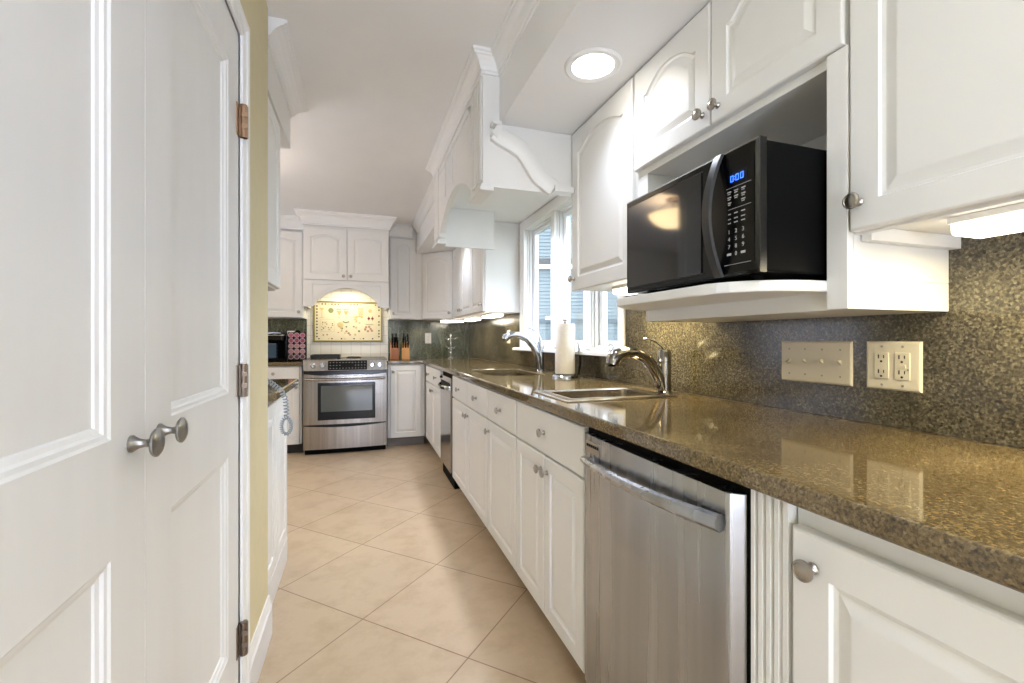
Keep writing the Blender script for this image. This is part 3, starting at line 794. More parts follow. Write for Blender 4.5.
# griddle and small grate on the cooktop
gr = thing('griddle', 'black cast-iron griddle lying on the left half of the cooktop', 'griddle', (-.335, 5.17, .940))
g_ = MB(); g_.box(-.155, .125, -.14, .16, .008, .022); g_.build('plate', 'blackiron', gr, bevel=.004)
g_ = MB()
for a in ((-.155, .125, -.14, -.13), (-.155, .125, .15, .16), (-.155, -.145, -.13, .15), (.115, .125, -.13, .15)): g_.box(*a, .022, .040)
g_.build('raised_edge', 'blackiron', gr)
for sx in (-.14, .11):
    for sy in (-.12, .14): MB().lathe([(.010, 0), (.010, .008)], (sx, sy, 0), 'z', 10).build('foot', 'blackiron', gr)
gt = thing('burner_grate', 'small dark round burner grate right of the griddle', 'grate', (-.075, 5.22, .940))
MB().lathe([(.072, 0), (.078, .006), (.072, .012), (.058, .012), (.058, .0), (.072, 0)], (0, 0, 0), 'z', 24, caps=False).build('ring', 'blackiron', gt, smooth=True)
q = MB(); q.box(-.06, .06, -.005, .005, .002, .016); q.box(-.005, .005, -.06, .06, .002, .016); q.build('cross_bar', 'blackiron', gt)

# ================================================================== BACK UPPER UNITS AND HOOD
def upper_body(root, w_, depth, z0, z1, mt='white', x0=0):
    MB().box(x0, x0+w_, 0, depth, z0, z1).build('body', mt, root)
hd = thing('hood_cabinet', 'white two-door cabinet with crown and arched hood valance above the range', 'range hood', (-.5474, YH+.02, 0), 0)
HW = .827
hb_ = MB(); hb_.box(0, HW, 0, YW-YH-.021, 1.722, 2.289); hb_.build('body', 'white', hd)
add_door(hd, .006, .410, 1.742, 2.265, .032, (.378, 1.785), .062); add_door(hd, .417, HW-.006, 1.742, 2.265, .032, (.449, 1.785), .062)
va = MB(); n = 24
zv0, zv1 = 1.485, 1.722
poly = [(0, zv1), (0, zv0), (.118, zv0)]
for i in range(n+1):
    s = i/n; x = .118+(HW-.236)*s; poly.append((x, 1.515+.152*math.sin(PI*s)**.75))
poly += [(HW-.118, zv0), (HW, zv0), (HW, zv1)]
va.prism(poly, -.014, .012, 'y')
va.box(0, .085, -.024, -.014, zv0, zv1); va.box(HW-.085, HW, -.024, -.014, zv0, zv1)
va.box(-.006, .092, -.03, .012, zv0-.014, zv0); va.box(HW-.092, HW+.006, -.03, .012, zv0-.014, zv0)
va.box(.085, HW-.085, -.024, -.014, 1.695, zv1)
# spandrel panels
for sgn in (0, 1):
    pl = [(.100, 1.690), (.100, 1.56), (.15, 1.585), (.20, 1.635), (.25, 1.672), (.285, 1.690)]
    if sgn: pl = [(HW-a, b) for a, b in pl]
    va.prism(pl, -.019, -.014, 'y')
va.build('valance', 'white', hd, bevel=.0015)
si = MB(); si.box(0, .018,   .012, .59, zv0, zv1); si.box(HW-.018, HW, .012, .59, zv0, zv1); si.build('side_panel', 'white', hd)
hl = MB().box(.26, .56, .20, .35, 1.710, 1.7215).build('lamp', 'strip', hd)
area('hood_lamp_light', (-.14, 5.30, 1.700), (0, 0, 0), .3, .15, 2.4, (1.0, .90, .66))

ur = thing('wall_cabinet', 'tall narrow white wall cabinet right of the range hood', 'cabinet', (.302, YU+.02, 0), 0)
upper_body(ur, XS-.302+.06, .32, 1.368, 2.289); add_door(ur, .012, .282, 1.372, 2.272, .035, (.045, 1.43), .058)
ul = thing('wall_cabinet', 'white wall cabinet above the coffee maker, left of the range hood', 'cabinet', (-1.05, YU+.02, 0), 0)
upper_body(ul, .475, .32, 1.368, 2.289); add_door(ul, .006, .462, 1.372, 2.272, .035, (.43, 1.43), .058)
# crown above the back units
CB = [(o, z) for o, z in CROWN]
CB2 = [(o*1.3, 2.290+(z-2.335)*(ZCEIL-2.290)/(ZCEIL-2.335)) for o, z in CROWN]
cbm = MB()
xh0, xh1 = -.5474, .2796
yH = YH+.008; yU = YU+.002
cbm.sweep(CB2, [(-1.06, yU, 0, -1), (xh0, yU, -1, -1), (xh0, yH, -1, -1), (xh1, yH, 1, -1), (xh1, yU, 1, -1), (XS-.05, yU, 0, -1)])
cbm.box(-1.05, XS, yU+.03, YW, 2.29, ZCEIL); cbm.box(xh0, xh1, yH, YW, 2.29, ZCEIL)
struct(cbm.build('trim_3', 'trimwhite'))

# ================================================================== RIGHT UPPER UNITS
def RU(y_far): return (XU+.02, y_far, 0)
dg = thing('corner_wall_cabinet', 'white diagonal corner wall cabinet with one arched door, in the back right corner', 'cabinet', (.664, 5.268, 0), -PI/4)
gL = math.hypot(.975-.664, 5.268-4.975)
dgb = MB(); 
# footprint in local coordinates: front edge along x, sides to the walls
def loc45(X, Y):
    dx, dy = X-.664, Y-5.268; cA, sA = math.cos(PI/4), math.sin(PI/4)
    return (dx*cA-dy*sA, dx*sA+dy*cA)
fp = [loc45(*p) for p in ((.664, 5.268), (.975, 4.957), (XW-.002, 4.957), (XW-.002, YW-.002), (.664, YW-.002))]
dgb.prism(fp, 1.368, ZS-.001, 'z'); dgb.build('body', 'white', dg)
gl_ = fp[1][0]
add_door(dg, .012, gl_-.012, 1.376, ZS-.012, .045, (gl_-.045, 1.435), .058)
rp = thing('wall_cabinet', 'white three-door wall cabinet between the far end of the window and the corner', 'cabinet', RU(4.955), FACE_RIGHT)
upper_body(rp, 4.955-3.64, .322, 1.368, ZS-.001)
wd = (4.955-3.64-.02)/3
for i in range(3): add_door(rp, .008+(wd+.002)*i, .008+(wd+.002)*i+wd-.002, 1.376, ZS-.012, .05, ((.008+(wd+.002)*i+(wd-.04 if i != 1 else .035)), 1.435))
tl = thing('wall_cabinet', 'tall white single-door wall cabinet between the window and the microwave', 'cabinet', RU(1.980), FACE_RIGHT)
upper_body(tl, .522, .322, 1.376, ZS-.001); add_door(tl, .006, .516, 1.370, ZS-.006, .045, (.034, 1.425), .062)

mc = thing('microwave_cabinet', 'white wall cabinet with two upper doors and an open microwave shelf', 'cabinet', RU(1.456), FACE_RIGHT)
MW = 1.456-.676; D_ = .322
mm = MB()
mm.box(0, MW, 0, D_, 1.735, ZS-.001)
mm.box(0, .062, 0, D_-.0145, 1.2681, 1.735); mm.box(MW-.045, MW, 0, D_-.0145, 1.2681, 1.735); mm.box(.062, MW-.045, D_-.0205, D_-.0145, 1.2681, 1.735)
mm.box(.052, MW, 0, D_-.0145, 1.204, 1.268); mm.box(MW-.045, MW, -.018, 0, 1.204, 1.752)
mm.build('body', 'white', mc, bevel=.0015)
add_door(mc, .005, .389, 1.757, ZS-.006, .05, (.36, 1.80), .058); add_door(mc, .393, MW-.008, 1.757, ZS-.006, .05, (.421, 1.80), .058)
sh = MB(); f_ = -.222
pl = [(.052, .0), (.052, -.02), (.10, -.12), (.20, f_+.012), (.23, f_)]
pl += [(.56, f_), (.60, f_+.004)]
for i in range(9):
    a = PI/2*i/8; pl.append((.60+.135*math.sin(a), f_+.004+.19*(1-math.cos(a))))
pl += [(.737, .0)]
sh.prism(pl, 1.243, 1.268, 'z'); sh.build('shelf', 'white', mc, bevel=.004)

nr = thing('wall_cabinet', 'large white wall cabinet nearest the camera, right of the microwave', 'cabinet', RU(.674), FACE_RIGHT)
nb = MB(); NW = .95
nb.box(0, NW, 0, D_, 1.3725, ZS-.001); nb.box(0, NW, 0, .02, 1.358, 1.372)
nb.box(0, .02, .02, D_-.0145, 1.345, 1.372)
nb.build('body', 'white', nr)
add_door(nr, .002, .470, 1.362, ZS-.006, .05, (.022, 1.418), .056); add_door(nr, .474, NW-.004, 1.362, ZS-.006, .05, (NW-.03, 1.418), .056)

# ---- microwave
mw = thing('microwave', 'black countertop microwave with a bowed door handle on the open shelf', 'microwave', (.776, 1.222, 1.2685), FACE_RIGHT)
W2, H2 = .492, .293
MB().box(.004, W2-.002, .022, .33, .014, H2-.004).build('body', 'blackmatte', mw, bevel=.004)
ft = MB()
for x in (.05, W2-.06): 
    for y in (.06, .28): MB().lathe([(.014, 0), (.014, .014)], (x, y, 0), 'z', 12).build('foot', 'blackmatte', mw)
fr_ = MB()
def rg4(i, y): return [(0+i, y, .012+i), (W2-i, y, .012+i), (W2-i, y, H2-i), (0+i, y, H2-i)]
fr_.loops([rg4(0, .024), rg4(0, .006), rg4(.006, 0)]); fro = fr_.build('front_panel', 'black', mw)
wd_ = MB().box(.018, .330, -.003, .002, .030, H2-.022); wdo = wd_.build('door_window', 'mwglass', fro)
dl = MB(); 
for a in ((.016, .335, .028, .030), (.016, .335, H2-.022, H2-.020), (.016, .018, .03, H2-.022)): dl.box(a[0], a[1], -.0032, .001, a[2], a[3])
dl.build('door_trim', 'blackiron', fro)
ha = MB(); L = []
for i in range(25):
    s = i/24; z = .012+(H2-.016)*s; y = -.003-.036*math.sin(PI*s)**.9; x = .374
    L.append([(x-.013, y+.003, z), (x-.012, y-.003, z), (x+.010, y-.004, z), (x+.012, y+.003, z)])
ha.loops(L); ha.build('handle', 'mwhandle', fro, smooth=True).location.x = .015
# dark dished recess behind the handle
rc = MB(); L = []
for i in range(17):
    s = i/16; z = .018+(H2-.03)*s; wv = .024*math.sin(PI*s)
    L.append([(.374, -.0022, z), (.375+wv, -.0022, z), (.375+wv, .001, z), (.374, .001, z)])
rc.loops(L); rc.build('handle_recess', 'black', fro).location.x = .015
kp = MB().box(.384, W2-.018, -.0012, .001, .035, H2-.03); kpo = kp.build('control_panel', 'black', fro); kpo.location.x = .010
db = MB().box(.404, .455, -.0022, -.001, .213, .238); dbo = db.build('display', 'displaybg', kpo)
# 0:00 clock digits
dg_ = MB()
def digit(mb, x, z, segs='abcdef', w3=.0085, h3=.0135, t=.0016):
    S_ = {'a': (x, x+w3, z+h3-t, z+h3), 'd': (x, x+w3, z, z+t), 'f': (x, x+t, z+h3/2, z+h3), 'e': (x, x+t, z, z+h3/2), 'b': (x+w3-t, x+w3, z+h3/2, z+h3), 'c': (x+w3-t, x+w3, z, z+h3/2), 'g': (x, x+w3, z+h3/2-t/2, z+h3/2+t/2)}
    for k in segs: a = S_[k]; mb.box(a[0], a[1], -.0028, -.0021, a[2], a[3])
for x in (.411, .4255, .4385): digit(dg_, x, .2175)
dg_.box(.4215, .4230, -.0028, -.0021, .2205, .2225); dg_.box(.4215, .4230, -.0028, -.0021, .2265, .2285)
dg_.build('clock_digits', 'display', dbo)
ln = MB()
for z in (.205, .158, .035+.001): ln.box(.392, W2-.026, -.0017, -.001, z, z+.0008)
for z in (.196, .184, .172): 
    for i in range(3):
        if z == .172 and i == 1: continue
        ln.box(.401+.0195*i, .412+.0195*i, -.0017, -.001, z, z+.0025); ln.box(.402+.0195*i, .410+.0195*i, -.0017, -.001, z-.004, z-.002)
for z in (.147, .136, .127):
    for i in range(3): ln.box(.401+.0195*i, .411+.0195*i, -.0017, -.001, z, z+.0022)
LT = {'v': [], 'f': []}
def text(body, x, z, size):
    cu = bpy.data.curves.new('lettering', 'FONT'); cu.body = body; cu.size = size; cu.extrude = .0002; cu.align_x = 'CENTER'; cu.resolution_u = 3
    o = bpy.data.objects.new('lettering', cu); COL.objects.link(o)
    me = o.to_mesh(); n = len(LT['v'])
    LT['v'] += [(x+v.co.x, -.0014-v.co.z, z+v.co.y) for v in me.vertices]; LT['f'] += [tuple(n+i for i in p.vertices) for p in me.polygons]
    o.to_mesh_clear(); bpy.data.objects.remove(o); bpy.data.curves.remove(cu)
for i, row in enumerate(('1 2 3', '4 5 6', '7 8 9', '  0  ')):
    for j, ch in enumerate(row.split(' ') if i < 3 else ('', '0', '')):
        if ch: text(ch, .406+.0195*j, .105-.0165*i, .0125)
for j in (0, 2): ln.box(.400+.0195*j, .412+.0195*j, -.0017, -.001, .057, .062)
n0 = len(ln.v); ln.v += LT['v']
for q in LT['f']: ln.face(n0+i for i in q)
ln.build('key_lettering', 'legend', kpo)

# ---- under-cabinet lights
def strip_light(loc, rz, wl, label, power, depth=.10, warm=(1.0, .90, .62)):
    t = thing('under_cabinet_light', label, 'light', loc, rz, 'slim light bars under the wall cabinets')
    MB().box(0, wl, 0, depth, -.012, 0).build('housing', 'platewhite', t)
    b = MB(); b.prism([(0.002, -.012), (.004, -.030), (.012, -.034), (depth-.012, -.034), (depth-.004, -.030), (depth-.002, -.012)], .004, wl-.004, 'x'); b.build('diffuser', 'strip', t, bevel=.002)
    c, s = math.cos(rz), math.sin(rz)
    cx, cy = wl/2, depth/2+.02
    area('under_cabinet_glow', (loc[0]+cx*c-cy*s, loc[1]+cx*s+cy*c, loc[2]-.04), (0, 0, rz), wl*.9, depth*.8, power, warm)
    return t
strip_light((1.06, .562, 1.371), FACE_RIGHT, .60, 'white under-cabinet light bar below the near wall cabinet, top right', 3.6, warm=(1, .86, .48))
strip_light((1.07, 1.80, 1.375), FACE_RIGHT, .30, 'white under-cabinet light bar below the tall cabinet beside the microwave', 3.0, warm=(1, .86, .48))
strip_light((1.05, 4.05, 1.367), FACE_RIGHT, .36, 'white under-cabinet light bar nearest the window, below the three-door wall cabinet', 1.4)
strip_light((1.05, 4.80, 1.367), FACE_RIGHT, .36, 'white under-cabinet light bar in the middle, below the three-door wall cabinet', .9, warm=(1, .9, .7))
strip_light((.86, 5.20, 1.367), -PI/4, .26, 'white under-cabinet light bar below the diagonal corner cabinet', .8, warm=(1, .92, .75))

# ---- recessed soffit lights
REC = (.790, 1.458)
def recessed(x, y, label, power):
    t = thing('recessed_light', label, 'ceiling light', (x, y, ZS), 0, 'round recessed lights in the soffit')
    MB().lathe([(.074, 0), (.102, 0), (.102, -.004), (.095, -.008), (.076, -.005), (.074, 0)], (0, 0, 0), 'z', 40, caps=False).build('trim_ring', 'trimwhite', t, smooth=True)
    MB().lathe([(.075, -.0005), (.075, -.003), (0, -.003)], (0, 0, 0), 'z', 40, caps=False).build('lens', 'lamp', t)
    d = bpy.data.lights.new('recessed_beam', 'SPOT'); d.energy = power; d.spot_size = math.radians(140); d.spot_blend = 1.0; d.shadow_soft_size = .07; d.color = (.76, .83, 1)
    o = bpy.data.objects.new('recessed_beam', d); COL.objects.link(o); o.location = (x, y, ZS-.02)
    return t
recessed(*REC, 'bright round recessed light in the soffit above the microwave cabinet', 12)
recessed(.775, 4.25, 'round recessed light in the soffit beyond the arched window valance', 10)
recessed(.93, 2.70, 'round recessed light in the soffit between the arched valance and the window', 85)

# ================================================================== ARCHED VALANCE OVER THE WINDOW
vl = thing('arched_valance', 'white arched wooden valance with fluted strips and a scroll bracket over the sink window', 'valance', (XBUMP, YB0, 1.83), 0)
def vloc(mb): return off(mb, (XBUMP, YB0, 1.83))
f = MB(); n = 28; z0 = 1.832
poly = [(YB0, ZCEIL-.001), (YB0, z0), (YB0+.20, z0), (YB0+.20, z0+.018), (YB0+.225, z0+.018), (YB0+.225, z0+.03)]
ya, yb = YB0+.225, YB1-.225
for i in range(n+1):
    s = i/n; poly.append((ya+(yb-ya)*s, z0+.045+.155*math.sin(PI*s)**.8))
poly += [(YB1-.225, z0+.03), (YB1-.225, z0+.018), (YB1-.20, z0+.018), (YB1-.20, z0), (YB1, z0), (YB1, ZCEIL-.001)]
f.prism(poly, XBUMP, XBUMP+.035, 'x'); vloc(f).build('arched_front', 'white', vl)
e = MB()
for a in (YB0, YB1-.19):
    for k in range(4): e.box(XBUMP-.008, XBUMP, a+.012+.046*k, a+.040+.046*k, z0+.03, 2.33)
    e.box(XBUMP-.012, XBUMP, a, a+.19, 2.325, 2.345)
for a in (YB0+.24, YB0+.70, YB1-.47):
    e.box(XBUMP-.006, XBUMP, a, a+.03, z0+.23, 2.31)
e.box(XBUMP-.006, XBUMP, YB0+.24, YB1-.24, 2.28, 2.31)
vloc(e).build('applied_strips', 'white', vl, bevel=.003)
ftm = MB()
for a in (YB0-.012, YB1-.208):
    ftm = MB(); ftm.box(XBUMP-.016, XBUMP+.05, a, a+.22, z0-.022, z0-.004); ftm.box(XBUMP-.010, XBUMP+.044, a+.006, a+.214, z0-.004, z0+.010)
    vloc(ftm).build('foot_molding', 'white', vl, bevel=.003)
sp = MB(); sp.box(XBUMP+.035, XU+.018, YB0, YB0+.02, z0, ZS-.001); sp.box(XBUMP+.035, XS-.001, YB0, YB0+.02, ZS-.001, ZCEIL-.001)
vloc(sp).build('side_panel', 'white', vl)
sp = MB(); sp.box(XBUMP+.035, XU+.018, YB1-.02, YB1, z0, ZS-.001); sp.box(XBUMP+.035, XS-.001, YB1-.02, YB1, ZS-.001, ZCEIL-.001)
vloc(sp).build('side_panel', 'white', vl)
# scroll bracket on the near side panel
ctrl = [(.582, 2.085), (.615, 2.065), (.665, 2.045), (.715, 2.015), (.755, 1.965), (.79, 1.915), (.83, 1.885), (.865, 1.862)]
ctrl = [(x-.008, z-.010) for x, z in ctrl]
def cr_spline(P, m=6):
    out = []; Q = [P[0]]+P+[P[-1]]
    for i in range(1, len(Q)-2):
        for k in range(m):
            t = k/m; a, b, c2, d = Q[i-1], Q[i], Q[i+1], Q[i+2]
            out.append(tuple(.5*((2*b[j])+(-a[j]+c2[j])*t+(2*a[j]-5*b[j]+4*c2[j]-d[j])*t*t+(-a[j]+3*b[j]-3*c2[j]+d[j])*t**3) for j in range(2)))
    out.append(P[-1]); return out
sc_ = cr_spline(ctrl); sb = MB(); L = []
for i, (x, z) in enumerate(sc_):
    a, b2 = sc_[max(0, i-1)], sc_[min(len(sc_)-1, i+1)]
    tx, tz = b2[0]-a[0], b2[1]-a[1]; q = math.hypot(tx, tz); nx, nz = -tz/q, tx/q
    wv = .040
    L.append([(x+nx*wv, YB0, z+nz*wv), (x+nx*wv, YB0-.022, z+nz*wv), (x+nx*wv*.5, YB0-.036, z+nz*wv*.5), (x-nx*wv*.5, YB0-.036, z-nz*wv*.5), (x-nx*wv, YB0-.022, z-nz*wv), (x-nx*wv, YB0, z-nz*wv)])
sb.loops(L); sb.box(.555, .598, YB0-.046, YB0, 2.098, 2.112); sb.prism([(.552, 2.06), (.575, 2.04), (.605, 2.098), (.585, 2.112)], YB0-.04, YB0, 'y')
sb.box(.855, XU-.004, YB0-.046, YB0, z0-.002, z0+.026)
vloc(sb).build('scroll_bracket', 'white', vl, smooth=True)

# ================================================================== LEFT BLOCK (past the yellow wall)
lb = thing('base_cabinet', 'white base cabinet past the yellow wall, below the hanging phone cord', 'cabinet', (-.382, YLE+.003, 0), FACE_LEFT)
LB = MB(); LB.prism([(0, 0), (.632, 0), (.86, .25), (.86, .60), (0, .60)], .0, .878, 'z'); LB.build('body', 'white', lb)
add_door(lb, .006, .312, .125, .862, 0, None, .058); add_door(lb, .318, .626, .125, .862, 0, None, .058)
MB().box(0, .632, -.020, -.001, 0, .120).build('plinth', 'white', lb)
lc = MB(); ch = .045
lc.prism([(-.338-ch, YLE+.10), (-.338, YLE+.10+ch+.02), (-.338, 2.86), (-.62, 2.86), (-.99, 2.86), (-.99, YLE+.003), (-.338-ch-.09, YLE+.003)], .880, ZC, 'z')
lco = lc.build('granite_countertop', 'granite', bevel=.008, segs=3); tag(lco, 'granite countertop corner past the yellow wall, with the phone cord over its edge', 'countertop')
lu = thing('wall_cabinet', 'white wall cabinet past the yellow wall, under the crown at upper left', 'cabinet', (-.385, YLE+.003, 0), FACE_LEFT)
LU = MB(); LU.prism([(0, 0), (.445, 0), (.72, .25), (.72, .60), (0, .60)], 1.374, 2.16, 'z'); LU.box(0, .72, -.026, .60, 2.16, ZCEIL-.001); LU.build('body', 'white', lu)
add_door(lu, .004, .440, 1.380, 2.152, .07, None, .065)
lcr = MB(); CL = [(o*1.35, z) for o, z in CROWN]
lcr.sweep(CL, [(-.359, YLE+.045, 1, 0), (-.359, YLE+.723, 1, 1), (-.98, YLE+.723, 0, 1)])
struct(lcr.build('trim_4', 'trimwhite'))
# phone cord
def coil(path, r, turns, sub=10):
    P = [Vector(p) for p in path]; seg = [(P[i+1]-P[i]).length for i in range(len(P)-1)]; tot = sum(seg)
    N = int(turns*sub); out = []
    for i in range(N+1):
        d = tot*i/N; k = 0
        while k < len(seg)-1 and d > seg[k]: d -= seg[k]; k += 1
        p = P[k].lerp(P[k+1], min(1, d/seg[k])); t = (P[k+1]-P[k]).normalized()
        u = t.cross(Vector((.3, .9, .1))).normalized(); v = t.cross(u)
        a = 2*PI*i/sub; out.append(tuple(p+u*r*math.cos(a)+v*r*math.sin(a)))
    return out
cp1 = [(-.385, 2.06, 1.005), (-.372, 2.08, .978), (-.350, 2.11, .955), (-.322, 2.14, .925), (-.308, 2.16, .885), (-.305, 2.165, .835), (-.305, 2.165, .805)]
lo = [(-.306, 2.165, .804)]+[(-.305-.019*math.sin(a), 2.165, .768+.036*math.cos(a)) for a in [2*PI*i/16 for i in range(1, 16)]]+[(-.304, 2.165, .804)]
pc = MB().tube(coil(cp1, .0090, 18), .0027, 6); pco = pc.build('phone_cord', 'cord', smooth=True)
pc2 = MB().tube(coil(lo, .0065, 20), .0024, 6); 
me2 = pc2.build('loop', 'cord', pco, smooth=True)
tag(pco, 'pale grey coiled phone cord dangling over the counter edge past the yellow wall', 'phone cord')

# ================================================================== SMALL THINGS ON THE BACK COUNTER
km = thing('coffee_maker', 'black single-cup coffee maker with a silver band, on the counter left of the range', 'coffee maker', (-.83, 5.22, ZC))
MB().box(-.085, .085, -.13, .12, 0, .03).build('base', 'blackmatte', km, bevel=.006)
MB().box(-.08, .08, .0, .12, .03, .22).build('column', 'blackmatte', km, bevel=.01)
MB().prism([(-.085, -.12), (.085, -.12), (.095, .12), (-.095, .12)], .205, .300, 'z').build('head', 'black', km, bevel=.02, segs=4)
MB().box(-.088, .088, -.123, .0, .262, .272).build('band', 'chrome', km, bevel=.003)
MB().tube([(-.06, -.125, .285), (0, -.16, .290), (.06, -.125, .285)], .008, 10).build('handle', 'chrome', km, smooth=True)
MB().prism([(.088, .10), (.111, .10), (.111, -.06), (.088, -.06)], .03, .27, 'z').build('water_tank', 'black', km, bevel=.01)
MB().box(-.062, .02, -.125, -.02, .032, .185).build('mug_bay', 'tank', km, bevel=.008)
rk = thing('pod_rack', 'black wire rack holding coffee pods, between the coffee maker and the range', 'rack', (-.632, 5.23, ZC))
MB().box(-.085, .085, -.045, .06, 0, .014).build('base', 'blackmatte', rk, bevel=.003)
q = MB()
for x in (-.085, -.029, .026, .081): q.box(x, x+.004, -.03, .05, .014, .30)
for k in range(6): q.box(-.085, .085, -.03, -.024, .014+.056*k, .018+.056*k)
q.build('frame', 'blackiron', rk); MB().box(-.085, .085, .05, .058, .014, .30).build('back_panel', 'blackmatte', rk)
MB().lathe([(.03, .30), (.03, .306), (.012, .318), (0, .322)], (0, .01, 0), 'z', 16).build('finial', 'blackmatte', rk, smooth=True)
pod = None
rows = ('bottom', 'second lowest', 'middle', 'second highest', 'top'); cols = ('left', 'centre', 'right')
PM = (('poddark', 'dark-lidded'), ('podrose', 'dusty rose-lidded'), ('podrose', 'dusty rose-lidded'), ('podplum', 'plum-lidded'), ('podpink', 'bright pink-lidded'))
for r_ in range(5):
    pm_, ptxt = PM[r_]
    cup = MB().lathe([(.0225, .0), (.0225, .002), (.021, .003), (.018, .040), (.016, .042), (0, .042)], (0, 0, 0), 'y', 16)
    for c_ in range(3):
        p = thing('coffee_pod', ptxt+' coffee pod in the '+rows[r_]+' row of the rack, '+cols[c_]+' column', 'coffee pod', (-.632-.0555+.0545*c_, 5.23-.036, ZC+.044+.056*r_), 0, 'coffee pods in the rack')
        if c_ == 0 :
            a = cup.build('cup', 'podwhite', p, smooth=True)
            ld = MB(); ld.mat('podrim').lathe([(.026, 0), (.026, .002), (.020, .0026)], (0, 0, 0), '-y', 20, caps=False); ld.mat(pm_).lathe([(.020, .0026), (.010, .0022), (0, .0022)], (0, 0, 0), '-y', 20, caps=False)
            b5 = ld.build('lid', None, p)
        else:
            for src in (a, b5):
                d = src.copy(); COL.objects.link(d); d.parent = p

def knife_block(x, y, rz, mt, label, lean, n, klabel, seed):
    t = thing('knife_block', label, 'knife block', (x, y, ZC), rz)
    b = MB(); b.prism([(-.055, 0), (.055, 0), (.055, .19), (.01, .19), (-.055, .125)], -.042, .042, 'x'); b.build('block', mt, t, bevel=.004)
    rnd = random.Random(seed)
    spots = [(-.028, -.040, .118), (0, -.040, .118), (.028, -.040, .118), (-.028, -.012, .152), (0, -.012, .152), (.028, -.012, .152), (-.02, .03, .19), (.02, .03, .19)][:n]
    c, s = math.cos(rz), math.sin(rz)
    names = ('front left', 'front middle', 'front right', 'middle-row left', 'middle-row centre', 'middle-row right', 'back left', 'back right')
    for i, (a, b2, z) in enumerate(spots):
        k = thing('knife', 'black-handled knife, '+names[i]+' slot of '+klabel, 'knife', (x+a*c-b2*s, y+a*s+b2*c, ZC+z), rz, 'knives in '+klabel)
        L_ = rnd.uniform(.085, .115)
        h_ = MB(); h_.loops([[(-.0075*q_, -.011*q_-dy, zz), (.0075*q_, -.011*q_-dy, zz), (.0075*q_, .011*q_-dy, zz), (-.0075*q_, .011*q_-dy, zz)] for q_, dy, zz in ((.9, 0, .006), (1, 0, .012), (.85, .006, L_*.5), (1.05, .014, L_*.9), (.8, .017, L_))])
        h_.build('handle', 'blackmatte', k, bevel=.002)
        MB().box(-.006, .006, -.010, .010, -.002, .008).build('bolster', 'chrome', k)
knife_block(.358, 5.30, .05, 'woodred', 'darker brown wooden knife block next to the range', 0, 8, 'the darker block', 1)
knife_block(.482, 5.28, -.12, 'wood', 'light wooden knife block with scissors slots, right of the darker block', 0, 8, 'the light block', 2)

# framed decorative tile panel
tp = thing('tile_picture', 'cream decorative tile picture with olive border hanging over the range', 'wall art', (-.4985, YBS-.001, 1.123))
PW, PH = .7275, .445
MB().box(.006, PW-.006, -.012, 0, .006, PH-.006).build('panel', 'cream', tp)
bd = MB(); z1_ = PH
P4 = [(0, 0), (PW, 0), (PW, PH), (0, PH)]
for (a, b2), (c2, d2) in zip(P4, P4[1:]+P4[:1]):
    dx, dz = c2-a, d2-b2; ln_ = math.hypot(dx, dz); e_ = .012
    bd.tube([(a-dx/ln_*e_, -.014, b2-dz/ln_*e_), (c2+dx/ln_*e_, -.014, d2+dz/ln_*e_)], .0085, 8)
bd.build('border', 'olive', tp)
mo = {k: MB() for k in ('motifdark', 'motifgreen', 'motifgold', 'motifred', 'motifpink', 'motiftan')}
rnd = random.Random(3)
def dot(k, x, z, a, b2=None): mo[k].lathe([(a, 0), (a*.8, .003), (0, .0036)], (x, -.012, z), '-y', 10)
def bar(k, x0, x1, z0, z1): mo[k].box(min(x0, x1), max(x0, x1), -.0145, -.0118, min(z0, z1), max(z0, z1))
for i in range(20):
    x = .04+(PW-.08)*i/19
    for z in (.026, PH-.026):
        if rnd.random() < .62: bar(rnd.choice(['motifdark', 'motifdark', 'motifdark', 'motiftan']), x, x+.016, z-.007, z+.007)
for i in range(11):
    z = .05+(PH-.1)*i/10
    for x in (.026, PW-.030):
        if rnd.random() < .72: bar('motifdark', x-.007, x+.008, z-.008, z+.008)
dot('motifgreen', .175, .348, .030); dot('motiftan', .175, .348, .016)
for x in (.262, .335):   # cups with cones
    mo['motifgold'].prism([(x-.030, .345), (x+.030, .345), (x+.008, .300), (x-.008, .300)], -.0145, -.0118, 'y'); bar('motifgold', x-.002, x+.002, .27, .302); bar('motifgold', x-.014, x+.014, .266, .271)
    for d in (-.02, 0, .02): dot('motifgold', x+d, .362, .010)
bar('motiftan', .075, .082, .27, .36); mo['motiftan'].prism([(.05, .375), (.105, .375), (.084, .345), (.072, .345)], -.0145, -.0118, 'y'); bar('motiftan', .055, .10, .262, .269)
for i in range(5): bar('motifgold', .468+.012*i, .474+.012*i, .30, .37)
bar('motifgreen', .462, .528, .372, .378)
for i in range(12): dot('motiftan', .42+.09*rnd.random(), .20+.09*rnd.random(), .012)
mo['motiftan'].tube([(.40, -.013, .27), (.46, -.014, .285), (.52, -.014, .28)], .005, 6); mo['motifgreen'].tube([(.30, -.013, .225), (.33, -.014, .210), (.37, -.013, .222)], .007, 6)
bar('motiftan', .06, .21, .105, .108); bar('motiftan', .06, .21, .245, .248); bar('motiftan', .06, .063, .105, .248); bar('motiftan', .207, .21, .105, .248)
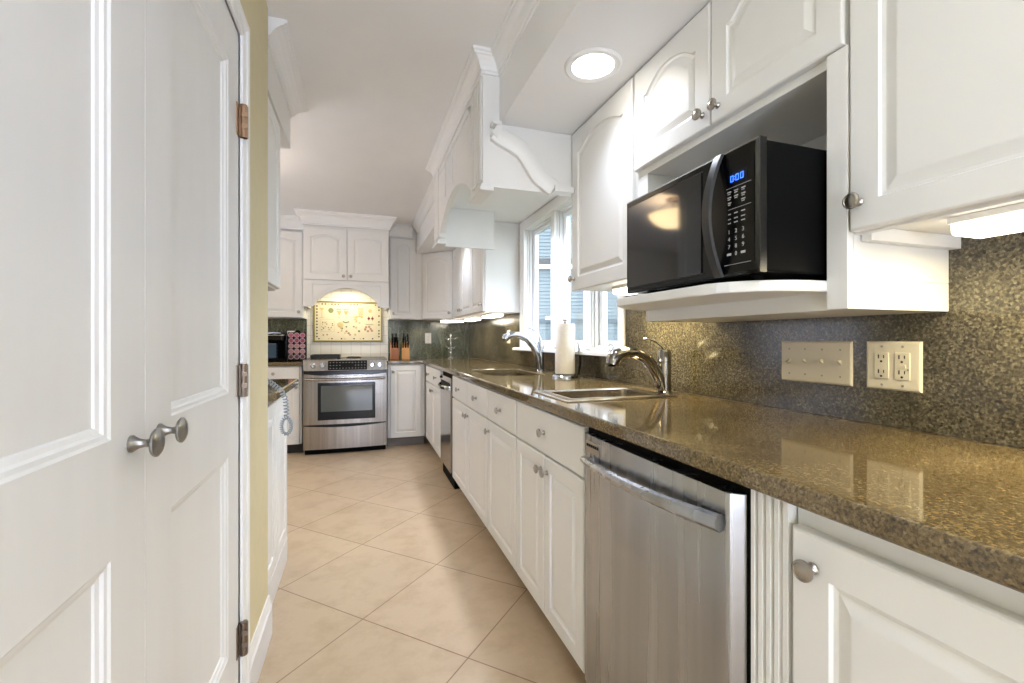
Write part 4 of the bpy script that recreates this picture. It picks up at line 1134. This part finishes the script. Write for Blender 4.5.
for i in range(26): dot(rnd.choice(['motiftan', 'motifdark', 'motifgold']), .075+.12*rnd.random(), .12+.115*rnd.random(), .006)
for x, z in ((.095, .068), (.135, .072)): dot('motifpink', x, z, .010)
for x in (.585, .625): dot('motifred', x, .262, .015); bar('motifdark', x-.002, x+.002, .235, .29)
for x, z in ((.545, .135), (.575, .115), (.605, .14), (.59, .165), (.555, .16), (.62, .12)): dot('motifpink', x, z, .014)
for i in range(8): bar('motifgreen', .55+.011*i, .556+.011*i, .185, .198)
for i in range(16): dot(rnd.choice(['motiftan', 'motifpink', 'motifgreen']), .24+.24*rnd.random(), .07+.10*rnd.random(), rnd.uniform(.006, .013))
dot('motiftan', .275, .185, .034); dot('motifgold', .275, .185, .014); dot('motiftan', .60, .35, .022)
pm_all = MB()
for k, v in mo.items():
    pm_all.mat(k); n0 = len(pm_all.v); pm_all.v += v.v
    for q in v.f: pm_all.face(n0+i for i in q)
pm_all.build('painted_marking', None, tp)

# ================================================================== CEILING BOWL LIGHT (left part of the room, seen in the microwave door)
bl = thing('bowl_ceiling_light', 'glowing alabaster bowl ceiling light in the left part of the room', 'ceiling light', (-1.15, 3.455, ZCEIL))
MB().lathe([(.07, 0), (.07, -.02), (.02, -.03), (.012, -.26), (0, -.26)], (0, 0, 0), 'z', 24).build('stem', 'hinge', bl, smooth=True)
MB().lathe([(.22, -.145), (.21, -.17), (.17, -.215), (.11, -.25), (.05, -.265), (0, -.268)], (0, 0, 0), 'z', 40, caps=False).build('bowl', 'bowl', bl, smooth=True)
for i in range(3):
    a = 2*PI*i/3+.4; MB().tube([(.02*math.cos(a), .02*math.sin(a), -.03), (.225*math.cos(a), .225*math.sin(a), -.14)], .006, 8).build('arm', 'hinge', bl)
d = bpy.data.lights.new('bowl_bulb', 'POINT'); d.energy = 14; d.color = (.90, .92, 1); d.shadow_soft_size = .03
o = bpy.data.objects.new('bowl_bulb', d); COL.objects.link(o); o.location = (-1.15, 3.455, ZCEIL-.20)
